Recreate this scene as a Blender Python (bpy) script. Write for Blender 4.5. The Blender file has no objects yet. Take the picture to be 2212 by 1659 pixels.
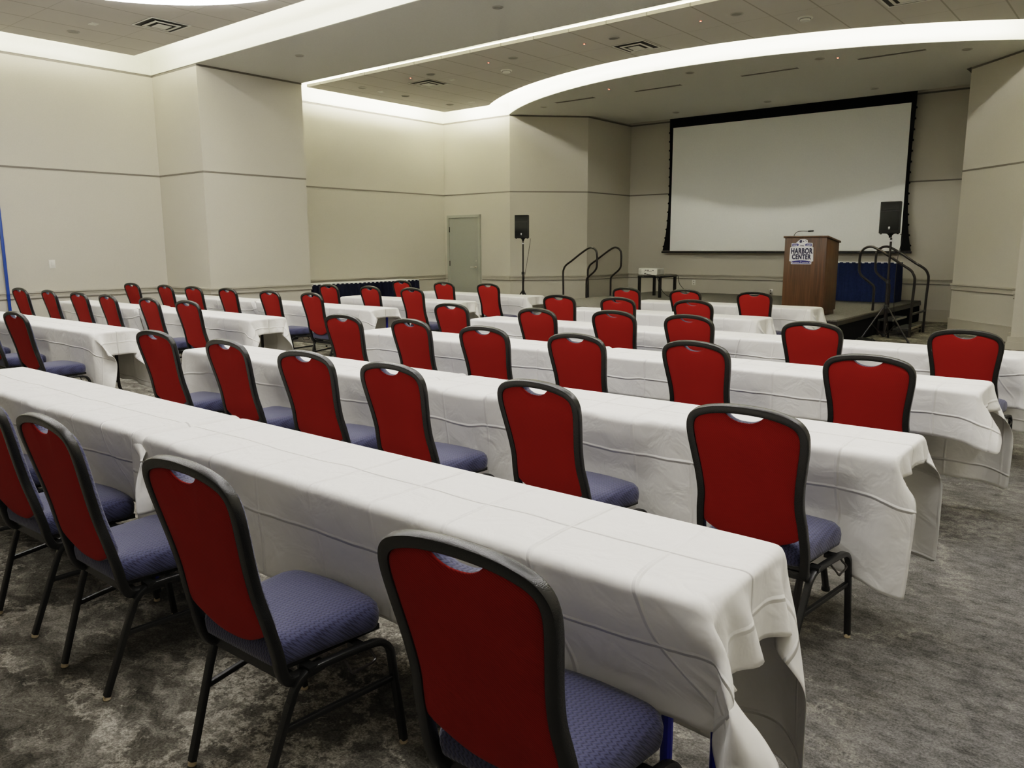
import bpy, bmesh, math, random
import numpy as np
from mathutils import Vector, Matrix

random.seed(7)
S = bpy.context.scene
C = S.collection
PI = math.pi
R = math.radians

# ------------------------------------------------------------------ materials
MATS = {}


def new_mat(name):
    m = bpy.data.materials.new(name)
    m.use_nodes = True
    nt = m.node_tree
    b = nt.nodes['Principled BSDF']
    MATS[name] = m
    return m, nt, b


def nd(nt, typ, **kw):
    n = nt.nodes.new(typ)
    for k, v in kw.items():
        if k in n.inputs.keys():
            n.inputs[k].default_value = v
        else:
            setattr(n, k, v)
    return n


def plain(name, col, rough=0.6, metal=0.0, spec=0.5, noise=0.0, nscale=40.0, bump=0.0, bscale=200.0):
    m, nt, b = new_mat(name)
    b.inputs['Roughness'].default_value = rough
    b.inputs['Metallic'].default_value = metal
    b.inputs['Specular IOR Level'].default_value = spec
    c4 = (col[0], col[1], col[2], 1)
    tc = nd(nt, 'ShaderNodeTexCoord')
    n = nd(nt, 'ShaderNodeTexNoise', Scale=nscale, Detail=4.0)
    nt.links.new(tc.outputs['Object'], n.inputs['Vector'])
    r = nd(nt, 'ShaderNodeValToRGB')
    k = max(noise, 0.02)
    r.color_ramp.elements[0].position = 0.3
    r.color_ramp.elements[1].position = 0.7
    r.color_ramp.elements[0].color = (col[0] * (1 - k), col[1] * (1 - k), col[2] * (1 - k), 1)
    r.color_ramp.elements[1].color = (min(1, col[0] * (1 + k)), min(1, col[1] * (1 + k)), min(1, col[2] * (1 + k)), 1)
    nt.links.new(n.outputs['Fac'], r.inputs['Fac'])
    nt.links.new(r.outputs['Color'], b.inputs['Base Color'])
    if bump > 0:
        n2 = nd(nt, 'ShaderNodeTexNoise', Scale=bscale, Detail=3.0)
        nt.links.new(tc.outputs['Object'], n2.inputs['Vector'])
        bp = nd(nt, 'ShaderNodeBump', Strength=bump, Distance=0.002)
        nt.links.new(n2.outputs['Fac'], bp.inputs['Height'])
        nt.links.new(bp.outputs['Normal'], b.inputs['Normal'])
    return m


def emit(name, col, st):
    m, nt, b = new_mat(name)
    b.inputs['Base Color'].default_value = (0.8, 0.8, 0.8, 1)
    b.inputs['Emission Color'].default_value = (col[0], col[1], col[2], 1)
    b.inputs['Emission Strength'].default_value = st
    return m


def math_n(nt, op, a, b=None, c=None):
    n = nt.nodes.new('ShaderNodeMath')
    n.operation = op
    for i, v in enumerate((a, b, c)):
        if v is None:
            continue
        if isinstance(v, (int, float)):
            n.inputs[i].default_value = v
        else:
            nt.links.new(v, n.inputs[i])
    return n.outputs[0]


WALL = plain('wall_paint', (0.54, 0.517, 0.445), 0.75, spec=0.25, noise=0.03, nscale=90, bump=0.12, bscale=160)
WHITE_PAINT = plain('white_cove_paint', (0.84, 0.84, 0.74), 0.8, spec=0.2)
SOFFIT = plain('soffit_paint', (0.63, 0.625, 0.585), 0.85, spec=0.2, noise=0.03)
SHADOW_LINE = plain('shadow_line_paint', (0.17, 0.155, 0.13), 0.6)  # dark tone that paints the shade of wall grooves and rail underside
RAIL = plain('rail_paint', (0.46, 0.435, 0.365), 0.55, spec=0.35)
BLACK = plain('black_powdercoat', (0.010, 0.010, 0.009), 0.27, spec=0.6, bump=0.35, bscale=420)
BLACK_TUBE = plain('black_steel_tube', (0.013, 0.010, 0.008), 0.35, spec=0.5)
BLACK_CLOTH = plain('black_pleated_cloth', (0.008, 0.008, 0.008), 0.9, spec=0.1)
BLACK_PLASTIC = plain('black_plastic', (0.016, 0.017, 0.016), 0.5, spec=0.4, bump=0.2, bscale=300)
GRILLE = plain('speaker_grille', (0.012, 0.013, 0.012), 0.65, spec=0.3, bump=0.6, bscale=900)
SCREEN = plain('screen_fabric', (0.90, 0.92, 0.89), 0.9, spec=0.1)
STEEL = plain('brushed_steel', (0.55, 0.53, 0.48), 0.3, metal=1.0)
WHITE_PLASTIC = plain('white_plastic', (0.78, 0.77, 0.70), 0.4)
GREY_PLASTIC = plain('grey_plastic', (0.35, 0.34, 0.30), 0.5)
TAN = plain('tan_glide', (0.50, 0.42, 0.28), 0.5)
NAVY = plain('navy_skirt_cloth', (0.009, 0.018, 0.066), 0.75, spec=0.15, noise=0.15, nscale=25)
DARK_NAVY = plain('dark_navy_skirt_cloth', (0.006, 0.008, 0.024), 0.8, spec=0.15, noise=0.15, nscale=25)
BLUE_LEG = plain('blue_steel_leg', (0.012, 0.02, 0.30), 0.4)
BLUE_STRIP = plain('blue_strip', (0.008, 0.05, 0.28), 0.4)
DOOR = plain('door_paint', (0.29, 0.30, 0.265), 0.55, spec=0.3)
TABLE_TOP = plain('table_laminate', (0.35, 0.33, 0.29), 0.5)
LOGO_WHITE = plain('sign_white', (0.82, 0.82, 0.84), 0.45)
LOGO_BLUE = plain('sign_blue', (0.035, 0.035, 0.19), 0.45)
LOGO_DARK = plain('sign_dark_blue', (0.012, 0.012, 0.05), 0.45)
STAGE_DECK = plain('stage_carpet', (0.155, 0.15, 0.135), 0.95, spec=0.1, noise=0.25, nscale=60, bump=0.4, bscale=300)
TREAD = plain('tread_rubber', (0.03, 0.03, 0.028), 0.7)
CABLE = plain('black_cable', (0.010, 0.010, 0.010), 0.5)
VENT_WHITE = plain('vent_paint', (0.80, 0.78, 0.72), 0.5)
VENT_DARK = plain('vent_dark', (0.02, 0.02, 0.018), 0.7)
DISC = plain('downlight_trim', (0.44, 0.425, 0.39), 0.5)
DISC_DARK = plain('downlight_well', (0.30, 0.29, 0.265), 0.6)
RED_LED = emit('red_indicator', (1.0, 0.12, 0.06), 6.0)
RING_GLOW = emit('ring_glow', (1.0, 0.97, 0.95), 24.0)
REAR_FILL_GLOW = emit('rear_fill_glow', (1.0, 0.97, 0.95), 1.5)  # glow of the rear rings added as fill light
COVE_GLOW = emit('cove_glow', (1.0, 0.955, 0.86), 40.0)
COVE_GLOW_WARM = emit('cove_glow_warm', (1.0, 0.91, 0.62), 6.0)
COVE_GLOW_FAR = emit('cove_glow_far', (1.0, 0.955, 0.84), 150.0)


def wood_mat():
    m, nt, b = new_mat('walnut_veneer')
    tc = nd(nt, 'ShaderNodeTexCoord')
    mp = nd(nt, 'ShaderNodeMapping')
    mp.inputs['Scale'].default_value = (14, 14, 0.7)
    nt.links.new(tc.outputs['Object'], mp.inputs['Vector'])
    n = nd(nt, 'ShaderNodeTexNoise', Scale=2.2, Detail=7.0, Distortion=0.6)
    nt.links.new(mp.outputs['Vector'], n.inputs['Vector'])
    r = nd(nt, 'ShaderNodeValToRGB')
    r.color_ramp.elements[0].position = 0.28
    r.color_ramp.elements[0].color = (0.050, 0.024, 0.010, 1)
    r.color_ramp.elements[1].position = 0.75
    r.color_ramp.elements[1].color = (0.125, 0.062, 0.026, 1)
    nt.links.new(n.outputs['Fac'], r.inputs['Fac'])
    nt.links.new(r.outputs['Color'], b.inputs['Base Color'])
    b.inputs['Roughness'].default_value = 0.42
    return m


WOOD = wood_mat()


def carpet_mat():
    m, nt, b = new_mat('mottled_grey_carpet')
    L = nt.links.new
    tc = nd(nt, 'ShaderNodeTexCoord')
    P = tc.outputs['Object']
    # warp
    w = nd(nt, 'ShaderNodeTexNoise', Scale=1.6, Detail=5.0, Roughness=0.6)
    L(P, w.inputs['Vector'])
    ws = nt.nodes.new('ShaderNodeVectorMath'); ws.operation = 'SCALE'; ws.inputs['Scale'].default_value = 0.7
    L(w.outputs['Color'], ws.inputs[0])
    wa = nt.nodes.new('ShaderNodeVectorMath'); wa.operation = 'ADD'
    L(P, wa.inputs[0]); L(ws.outputs[0], wa.inputs[1])
    # mottled base, streaked a little along x
    mp = nd(nt, 'ShaderNodeMapping'); mp.inputs['Scale'].default_value = (0.75, 1.6, 1)
    L(wa.outputs[0], mp.inputs['Vector'])
    n1 = nd(nt, 'ShaderNodeTexNoise', Scale=5.5, Detail=10.0, Roughness=0.72)
    L(mp.outputs[0], n1.inputs['Vector'])
    r1 = nd(nt, 'ShaderNodeValToRGB')
    e = r1.color_ramp.elements
    e[0].position = 0.34; e[0].color = (0.042, 0.040, 0.032, 1)
    e[1].position = 0.68; e[1].color = (0.30, 0.28, 0.24, 1)
    k = e.new(0.5); k.color = (0.115, 0.108, 0.090, 1)
    L(n1.outputs['Fac'], r1.inputs['Fac'])
    # finer evenly mottled carpet to the right
    n2 = nd(nt, 'ShaderNodeTexNoise', Scale=17.0, Detail=10.0, Roughness=0.8)
    mp2 = nd(nt, 'ShaderNodeMapping'); mp2.inputs['Scale'].default_value = (0.7, 1.3, 1)
    L(P, mp2.inputs['Vector'])
    st1 = nd(nt, 'ShaderNodeMapping'); st1.inputs['Scale'].default_value = (1.2, 5.0, 1)
    L(P, st1.inputs['Vector'])
    sn = nd(nt, 'ShaderNodeTexNoise', Scale=2.2, Detail=6.0, Roughness=0.65)
    L(st1.outputs[0], sn.inputs['Vector'])
    L(mp2.outputs[0], n2.inputs['Vector'])
    n2f = math_n(nt, 'ADD', n2.outputs['Fac'], math_n(nt, 'MULTIPLY', math_n(nt, 'SUBTRACT', sn.outputs['Fac'], 0.5), 0.26))
    r2 = nd(nt, 'ShaderNodeValToRGB')
    e = r2.color_ramp.elements
    e[0].position = 0.36; e[0].color = (0.040, 0.039, 0.036, 1)
    e[1].position = 0.64; e[1].color = (0.145, 0.14, 0.131, 1)
    L(n2f, r2.inputs['Fac'])
    sx = nd(nt, 'ShaderNodeSeparateXYZ'); L(wa.outputs[0], sx.inputs[0])
    mr = nd(nt, 'ShaderNodeMapRange')
    mr.inputs['From Min'].default_value = -1.5
    mr.inputs['From Max'].default_value = 0.0
    L(sx.outputs['X'], mr.inputs['Value'])
    mx = nd(nt, 'ShaderNodeMix'); mx.data_type = 'RGBA'
    L(mr.outputs[0], mx.inputs[0]); L(r1.outputs[0], mx.inputs[6]); L(r2.outputs[0], mx.inputs[7])
    # crackled cream veins
    v = nd(nt, 'ShaderNodeTexVoronoi', Scale=1.5); v.feature = 'DISTANCE_TO_EDGE'
    w2 = nd(nt, 'ShaderNodeTexNoise', Scale=7.0, Detail=8.0, Roughness=0.75)
    L(P, w2.inputs['Vector'])
    ws2 = nt.nodes.new('ShaderNodeVectorMath'); ws2.operation = 'SCALE'; ws2.inputs['Scale'].default_value = 0.5
    L(w2.outputs['Color'], ws2.inputs[0])
    wa2 = nt.nodes.new('ShaderNodeVectorMath'); wa2.operation = 'ADD'
    L(wa.outputs[0], wa2.inputs[0]); L(ws2.outputs[0], wa2.inputs[1])
    mp3 = nd(nt, 'ShaderNodeMapping'); mp3.inputs['Scale'].default_value = (0.7, 1.25, 1); mp3.inputs['Rotation'].default_value = (0, 0, 0.5)
    L(wa2.outputs[0], mp3.inputs['Vector']); L(mp3.outputs[0], v.inputs['Vector'])
    vr = nd(nt, 'ShaderNodeMapRange')
    vr.inputs['From Min'].default_value = 0.06; vr.inputs['From Max'].default_value = 0.0
    L(v.outputs['Distance'], vr.inputs['Value'])
    n3 = nd(nt, 'ShaderNodeTexNoise', Scale=30.0, Detail=6.0, Roughness=0.8)
    L(P, n3.inputs['Vector'])
    br = nd(nt, 'ShaderNodeMapRange'); br.inputs['From Min'].default_value = 0.42; br.inputs['From Max'].default_value = 0.52
    L(n3.outputs['Fac'], br.inputs['Value'])
    n4 = nd(nt, 'ShaderNodeTexNoise', Scale=1.3, Detail=4.0, Roughness=0.6)
    L(P, n4.inputs['Vector'])
    pr = nd(nt, 'ShaderNodeMapRange'); pr.inputs['From Min'].default_value = 0.38; pr.inputs['From Max'].default_value = 0.50
    L(n4.outputs['Fac'], pr.inputs['Value'])
    f = math_n(nt, 'MULTIPLY', vr.outputs[0], br.outputs[0])
    f = math_n(nt, 'MULTIPLY', f, pr.outputs[0])
    # patches of light flecks
    n5 = nd(nt, 'ShaderNodeTexNoise', Scale=8.0, Detail=12.0, Roughness=0.8)
    L(wa.outputs[0], n5.inputs['Vector'])
    fr = nd(nt, 'ShaderNodeMapRange'); fr.inputs['From Min'].default_value = 0.575; fr.inputs['From Max'].default_value = 0.625
    L(n5.outputs['Fac'], fr.inputs['Value'])
    f2 = math_n(nt, 'MULTIPLY', fr.outputs[0], 0.6)
    f = math_n(nt, 'MAXIMUM', f, f2)
    inv = math_n(nt, 'SUBTRACT', 1.0, math_n(nt, 'MULTIPLY', mr.outputs[0], 0.93))
    f = math_n(nt, 'MULTIPLY', f, inv)
    mv = nd(nt, 'ShaderNodeMix'); mv.data_type = 'RGBA'
    mv.inputs[7].default_value = (0.44, 0.41, 0.345, 1)
    L(f, mv.inputs[0]); L(mx.outputs[2], mv.inputs[6])
    # pile speckle
    n6 = nd(nt, 'ShaderNodeTexNoise', Scale=130.0, Detail=4.0, Roughness=0.7)
    L(P, n6.inputs['Vector'])
    sp = nd(nt, 'ShaderNodeMapRange'); sp.inputs['From Min'].default_value = 0.3; sp.inputs['From Max'].default_value = 0.7
    sp.inputs['To Min'].default_value = 0.45; sp.inputs['To Max'].default_value = 1.55
    L(n6.outputs['Fac'], sp.inputs['Value'])
    ml = nd(nt, 'ShaderNodeMix'); ml.data_type = 'RGBA'; ml.blend_type = 'MULTIPLY'; ml.inputs[0].default_value = 1.0
    L(mv.outputs[2], ml.inputs[6]); L(sp.outputs[0], ml.inputs[7])
    L(ml.outputs[2], b.inputs['Base Color'])
    b.inputs['Roughness'].default_value = 0.95
    b.inputs['Specular IOR Level'].default_value = 0.1
    bp = nd(nt, 'ShaderNodeBump', Strength=0.35, Distance=0.004)
    L(n6.outputs['Fac'], bp.inputs['Height']); L(bp.outputs['Normal'], b.inputs['Normal'])
    return m


CARPET = carpet_mat()


def tile_mat():
    m, nt, b = new_mat('ceiling_tile')
    L = nt.links.new
    tc = nd(nt, 'ShaderNodeTexCoord')
    sx = nd(nt, 'ShaderNodeSeparateXYZ'); L(tc.outputs['Object'], sx.inputs[0])

    def line(src, off, per, half):
        t = math_n(nt, 'SUBTRACT', src, off)
        t = math_n(nt, 'DIVIDE', t, per)
        t = math_n(nt, 'FRACT', t)
        t = math_n(nt, 'SUBTRACT', t, 0.5)
        t = math_n(nt, 'ABSOLUTE', t)
        return math_n(nt, 'GREATER_THAN', t, 0.5 - half / per)
    f = line(sx.outputs['X'], -2.53, 0.635, 0.011)
    g = line(sx.outputs['Y'], 10.95, 1.27, 0.006)
    g = math_n(nt, 'MULTIPLY', g, 0.6)
    f = math_n(nt, 'MAXIMUM', f, g)
    mx = nd(nt, 'ShaderNodeMix'); mx.data_type = 'RGBA'
    mx.inputs[6].default_value = (0.62, 0.59, 0.55, 1)
    mx.inputs[7].default_value = (0.40, 0.375, 0.335, 1)
    L(f, mx.inputs[0]); L(mx.outputs[2], b.inputs['Base Color'])
    b.inputs['Roughness'].default_value = 0.9
    n = nd(nt, 'ShaderNodeTexNoise', Scale=180.0, Detail=3.0)
    L(tc.outputs['Object'], n.inputs['Vector'])
    bp = nd(nt, 'ShaderNodeBump', Strength=0.15, Distance=0.002)
    L(n.outputs['Fac'], bp.inputs['Height']); L(bp.outputs['Normal'], b.inputs['Normal'])
    return m


TILE = tile_mat()


def cloth_mat():
    m, nt, b = new_mat('white_table_linen')
    L = nt.links.new
    uv = nd(nt, 'ShaderNodeUVMap'); uv.uv_map = 'cloth_metres'
    oi = nd(nt, 'ShaderNodeObjectInfo')
    sx = nd(nt, 'ShaderNodeSeparateXYZ'); L(uv.outputs[0], sx.inputs[0])
    nz = nd(nt, 'ShaderNodeTexNoise', Scale=2.5, Detail=2.0)
    L(uv.outputs[0], nz.inputs['Vector'])
    wob = math_n(nt, 'MULTIPLY', math_n(nt, 'SUBTRACT', nz.outputs['Fac'], 0.5), 0.05)

    def ridge(src, per, width):
        t = math_n(nt, 'DIVIDE', math_n(nt, 'ADD', src, wob), per)
        t = math_n(nt, 'FRACT', t)
        t = math_n(nt, 'ABSOLUTE', math_n(nt, 'SUBTRACT', t, 0.5))
        t = math_n(nt, 'SUBTRACT', 0.5, t)            # 0 on the crease
        t = math_n(nt, 'DIVIDE', math_n(nt, 'MULTIPLY', t, per), width)
        t = math_n(nt, 'MINIMUM', t, 1.0)
        t = math_n(nt, 'SUBTRACT', 1.0, t)
        return math_n(nt, 'SMOOTH_MIN', t, 0.9, 0.2)
    a = ridge(sx.outputs['X'], 0.29, 0.009)
    c = ridge(sx.outputs['Y'], 0.334, 0.008)
    # creases fade in and out
    fade = nd(nt, 'ShaderNodeTexNoise', Scale=1.7, Detail=2.0)
    L(uv.outputs[0], fade.inputs['Vector'])
    fd = nd(nt, 'ShaderNodeMapRange'); fd.inputs['From Min'].default_value = 0.35; fd.inputs['From Max'].default_value = 0.65
    fd.inputs['To Min'].default_value = 0.25
    L(fade.outputs['Fac'], fd.inputs['Value'])
    a = math_n(nt, 'MULTIPLY', a, fd.outputs[0])
    h = math_n(nt, 'MAXIMUM', a, c)
    # soft rumples
    rn = nd(nt, 'ShaderNodeTexNoise', Scale=9.0, Detail=3.0, Roughness=0.5, Distortion=0.6)
    L(uv.outputs[0], rn.inputs['Vector'])
    h2 = math_n(nt, 'ADD', math_n(nt, 'MULTIPLY', h, 0.9), math_n(nt, 'MULTIPLY', rn.outputs['Fac'], 1.1))
    bp = nd(nt, 'ShaderNodeBump', Strength=0.9, Distance=0.0085)
    L(h2, bp.inputs['Height']); L(bp.outputs['Normal'], b.inputs['Normal'])
    b.inputs['Base Color'].default_value = (0.80, 0.785, 0.745, 1)
    b.inputs['Roughness'].default_value = 0.8
    b.inputs['Specular IOR Level'].default_value = 0.2
    b.inputs['Sheen Weight'].default_value = 0.1
    return m


LINEN = cloth_mat()


def chair_blue():
    m, nt, b = new_mat('blue_zigzag_upholstery')
    L = nt.links.new
    tc = nd(nt, 'ShaderNodeTexCoord')
    sx = nd(nt, 'ShaderNodeSeparateXYZ'); L(tc.outputs['Object'], sx.inputs[0])
    z2 = math_n(nt, 'ADD', sx.outputs['Y'], sx.outputs['Z'])
    x = sx.outputs['X']
    t = math_n(nt, 'FRACT', math_n(nt, 'DIVIDE', z2, 0.017))
    t = math_n(nt, 'ABSOLUTE', math_n(nt, 'SUBTRACT', t, 0.5))
    xx = math_n(nt, 'ADD', x, math_n(nt, 'MULTIPLY', t, 0.012))
    s = math_n(nt, 'SINE', math_n(nt, 'MULTIPLY', xx, 2 * PI / 0.0125))
    s2 = math_n(nt, 'SINE', math_n(nt, 'MULTIPLY', z2, 2 * PI / 0.0085))
    p = math_n(nt, 'MULTIPLY', s, math_n(nt, 'ADD', 0.6, math_n(nt, 'MULTIPLY', s2, 0.4)))
    r = nd(nt, 'ShaderNodeValToRGB')
    e = r.color_ramp.elements
    e[0].position = 0.0; e[0].color = (0.015, 0.016, 0.036, 1)
    e[1].position = 0.6; e[1].color = (0.052, 0.056, 0.112, 1)
    pm = math_n(nt, 'ADD', math_n(nt, 'MULTIPLY', p, 0.5), 0.5)
    L(pm, r.inputs['Fac']); L(r.outputs['Color'], b.inputs['Base Color'])
    b.inputs['Roughness'].default_value = 0.8
    b.inputs['Sheen Weight'].default_value = 0.25
    b.inputs['Specular IOR Level'].default_value = 0.25
    bp = nd(nt, 'ShaderNodeBump', Strength=0.5, Distance=0.002)
    L(pm, bp.inputs['Height']); L(bp.outputs['Normal'], b.inputs['Normal'])
    return m


def chair_red():
    m, nt, b = new_mat('red_ribbed_upholstery')
    L = nt.links.new
    tc = nd(nt, 'ShaderNodeTexCoord')
    mp = nd(nt, 'ShaderNodeMapping'); mp.inputs['Rotation'].default_value = (0, R(-32), 0)
    L(tc.outputs['Object'], mp.inputs['Vector'])
    w = nd(nt, 'ShaderNodeTexWave', Scale=62.0, Distortion=0.6); w.bands_direction = 'Z'
    w.inputs['Detail'].default_value = 1.0
    L(mp.outputs[0], w.inputs['Vector'])
    r = nd(nt, 'ShaderNodeValToRGB')
    r.color_ramp.elements[0].color = (0.22, 0.0125, 0.009, 1)
    r.color_ramp.elements[1].color = (0.325, 0.021, 0.0145, 1)
    L(w.outputs['Fac'], r.inputs['Fac']); L(r.outputs['Color'], b.inputs['Base Color'])
    b.inputs['Roughness'].default_value = 0.85
    b.inputs['Specular IOR Level'].default_value = 0.12
    b.inputs['Sheen Weight'].default_value = 0.1
    b.inputs['Sheen Tint'].default_value = (1.0, 0.35, 0.3, 1)
    bp = nd(nt, 'ShaderNodeBump', Strength=0.18, Distance=0.0015)
    L(w.outputs['Fac'], bp.inputs['Height']); L(bp.outputs['Normal'], b.inputs['Normal'])
    return m


BLUE_FABRIC = chair_blue()
RED_FABRIC = chair_red()

# ------------------------------------------------------------------ mesh helpers


class MB:
    def __init__(self):
        self.v = []
        self.f = []

    def add(self, vs, fs):
        k = len(self.v)
        self.v += [tuple(p) for p in vs]
        self.f += [tuple(i + k for i in f) for f in fs]
        return self

    def box(self, x0, x1, y0, y1, z0, z1, rz=0.0, c=None):
        vs = [(x, y, z) for z in (z0, z1) for y in (y0, y1) for x in (x0, x1)]
        if rz:
            cx, cy = c if c else ((x0 + x1) / 2, (y0 + y1) / 2)
            co, si = math.cos(rz), math.sin(rz)
            vs = [(cx + (x - cx) * co - (y - cy) * si, cy + (x - cx) * si + (y - cy) * co, z) for x, y, z in vs]
        return self.add(vs, [(0, 2, 3, 1), (4, 5, 7, 6), (0, 1, 5, 4), (2, 6, 7, 3), (0, 4, 6, 2), (1, 3, 7, 5)])

    def prism(self, poly, z0, z1):
        """poly: counter-clockwise (x, y) outline."""
        n = len(poly)
        vs = [(x, y, z0) for x, y in poly] + [(x, y, z1) for x, y in poly]
        fs = [tuple(range(n - 1, -1, -1)), tuple(range(n, 2 * n))]
        fs += [(i, (i + 1) % n, n + (i + 1) % n, n + i) for i in range(n)]
        return self.add(vs, fs)

    def rings(self, rings, cap0=True, cap1=True, closed=True):
        n = len(rings[0])
        vs = [p for r in rings for p in r]
        fs = []
        for a in range(len(rings) - 1):
            for i in range(n if closed else n - 1):
                j = (i + 1) % n
                fs.append((a * n + i, a * n + j, (a + 1) * n + j, (a + 1) * n + i))
        if cap0:
            fs.append(tuple(range(n - 1, -1, -1)))
        if cap1:
            k = (len(rings) - 1) * n
            fs.append(tuple(range(k, k + n)))
        return self.add(vs, fs)

    def lathe(self, prof, c=(0, 0, 0), n=24, axis='z', cap=True):
        rings = []
        for r, h in prof:
            ring = []
            for i in range(n):
                a = 2 * PI * i / n
                p = (r * math.cos(a), r * math.sin(a), h)
                if axis == 'y':
                    p = (p[0], -h, p[1])
                if axis == 'x':
                    p = (h, p[0], p[1])
                ring.append((c[0] + p[0], c[1] + p[1], c[2] + p[2]))
            rings.append(ring)
        return self.rings(rings, cap, cap)

    def sweep(self, path, prof, up=(0, 1, 0), closed=False, scale=None):
        """prof: 2D points (a along side, b along up-ish normal)."""
        P = [Vector(p) for p in path]
        n = len(P)
        rings = []
        up = Vector(up).normalized()
        for i in range(n):
            if closed:
                t = P[(i + 1) % n] - P[i - 1]
            else:
                t = P[min(i + 1, n - 1)] - P[max(i - 1, 0)]
            t.normalize()
            s = t.cross(up)
            if s.length < 1e-4:
                s = t.cross(Vector((1, 0.3, 0.2)))
            s.normalize()
            u = s.cross(t).normalized()
            k = scale[i] if scale else 1.0
            rings.append([tuple(P[i] + s * (a * k) + u * (b * k)) for a, b in prof])
        if closed:
            rings.append(rings[0])
            return self.rings(rings, False, False)
        return self.rings(rings)

    def tube(self, path, r, n=10, up=(0.13, 0.2, 1), closed=False, scale=None):
        prof = [(r * math.cos(2 * PI * i / n), r * math.sin(2 * PI * i / n)) for i in range(n)]
        return self.sweep(path, prof, up, closed, scale)

    def build(self, name, mat, parent=None, smooth=True, angle=35, bevel=0.0, subsurf=0, loc=None):
        me = bpy.data.meshes.new(name)
        me.from_pydata(self.v, [], self.f)
        bm = bmesh.new()
        bm.from_mesh(me)
        bmesh.ops.remove_doubles(bm, verts=bm.verts, dist=1e-6)
        bmesh.ops.recalc_face_normals(bm, faces=bm.faces)
        if bevel > 0:
            es = [e for e in bm.edges if len(e.link_faces) == 2 and e.calc_face_angle(0) > R(40)]
            bmesh.ops.bevel(bm, geom=es, offset=bevel, segments=2, profile=0.5, affect='EDGES')
        bm.to_mesh(me)
        bm.free()
        if mat is not None:
            me.materials.append(mat)
        if smooth:
            for p in me.polygons:
                p.use_smooth = True
            try:
                me.set_sharp_from_angle(angle=R(angle))
            except Exception:
                pass
        o = bpy.data.objects.new(name, me)
        C.objects.link(o)
        if parent is not None:
            o.parent = parent
        if loc:
            o.location = loc
        return o


def catmull(pts, n=6, closed=False):
    P = [Vector(p) for p in pts]
    m = len(P)
    out = []
    for i in range(m if closed else m - 1):
        p1, p2 = P[i], P[(i + 1) % m]
        p0 = P[i - 1] if (closed or i > 0) else p1 * 2 - p2
        p3 = P[(i + 2) % m] if (closed or i + 2 < m) else p2 * 2 - p1
        for k in range(n):
            t = k / n
            out.append(0.5 * ((2 * p1) + (p2 - p0) * t + (2 * p0 - 5 * p1 + 4 * p2 - p3) * t * t
                              + (3 * p1 - p0 - 3 * p2 + p3) * t ** 3))
    if not closed:
        out.append(P[-1])
    return [tuple(p) for p in out]


def rrect(w, h, r, n=3):
    out = []
    for cx, cy, a0 in ((w / 2 - r, h / 2 - r, 0), (-w / 2 + r, h / 2 - r, 90), (-w / 2 + r, -h / 2 + r, 180), (w / 2 - r, -h / 2 + r, 270)):
        for i in range(n + 1):
            a = R(a0 + 90 * i / n)
            out.append((cx + r * math.cos(a), cy + r * math.sin(a)))
    return out


def thing(name, label, cat, loc=(0, 0, 0), rz=0.0, group=None):
    o = bpy.data.objects.new(name, None)
    o.empty_display_size = 0.1
    C.objects.link(o)
    o.location = loc
    o.rotation_euler = (0, 0, rz)
    o['label'] = label
    o['category'] = cat
    if group:
        o['group'] = group
    return o


def tag(o, label, cat, group=None):
    o['label'] = label
    o['category'] = cat
    if group:
        o['group'] = group
    return o


def structure(o):
    o['kind'] = 'structure'
    return o


def dup(root, loc, rz, label, group=None, skip=()):
    r = root.copy()
    C.objects.link(r)
    r.location = loc
    r.rotation_euler = (0, 0, rz)
    r['label'] = label
    if group:
        r['group'] = group
    for ch in root.children:
        c = ch.copy()
        C.objects.link(c)
        c.parent = r
        for g in ch.children:
            d = g.copy()
            C.objects.link(d)
            d.parent = c
    return r


# ------------------------------------------------------------------ room shell
ZC, ZG, ZR = 4.37, 2.713, 0.834      # cove line, groove, chair rail top
ZTOP = 4.98
YB = 17.31
PLAN = [(-13.65, -6.0), (-13.65, 7.07), (-12.225, 7.07), (-12.225, 9.07), (-13.65, 9.07), (-13.65, 14.135),
        (-11.6, 14.135), (-10.385, 15.45), (-10.385, YB), (-2.81, YB), (-2.81, 15.45), (-1.62, 14.2),
        (-1.62, 13.35), (1.7, 13.35), (1.7, -6.0)]
WNAMES = ['wall_left', 'wall_left_return', 'wall_left_pier', 'wall_left_pier_end', 'wall_left_recess', 'wall_far_left',
          'wall_stage_splay_left', 'wall_stage_left', 'wall_back', 'wall_stage_right', 'wall_stage_splay_right',
          'wall_right_pier_side', 'wall_far_right', 'wall_right', 'wall_rear']
WHITE_ABOVE = {0, 1, 4, 5, 12, 13, 14}


def seg_quad(a, b, t0, t1):
    """quad strip along the segment a->b, offset t0..t1 toward the room (right of travel)."""
    d = Vector((b[0] - a[0], b[1] - a[1])).normalized()
    n = Vector((d.y, -d.x))
    return [(a[0] + n.x * t0, a[1] + n.y * t0), (b[0] + n.x * t0, b[1] + n.y * t0),
            (b[0] + n.x * t1, b[1] + n.y * t1), (a[0] + n.x * t1, a[1] + n.y * t1)]


def ext(a, b, e0, e1):
    d = Vector((b[0] - a[0], b[1] - a[1])).normalized()
    return (a[0] - d.x * e0, a[1] - d.y * e0), (b[0] + d.x * e1, b[1] + d.y * e1)


def convexity(i):
    """+1 when the corner at PLAN[i] sticks out into the room (trim must wrap it)."""
    n = len(PLAN)
    a, b, c = PLAN[i - 1], PLAN[i], PLAN[(i + 1) % n]
    cr = (b[0] - a[0]) * (c[1] - b[1]) - (b[1] - a[1]) * (c[0] - b[0])
    return 1 if cr > 0 else -1


trim_count = [0]


def trim(mb, mat):
    trim_count[0] += 1
    return structure(mb.build('trim_%d' % trim_count[0], mat, smooth=False))


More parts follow.
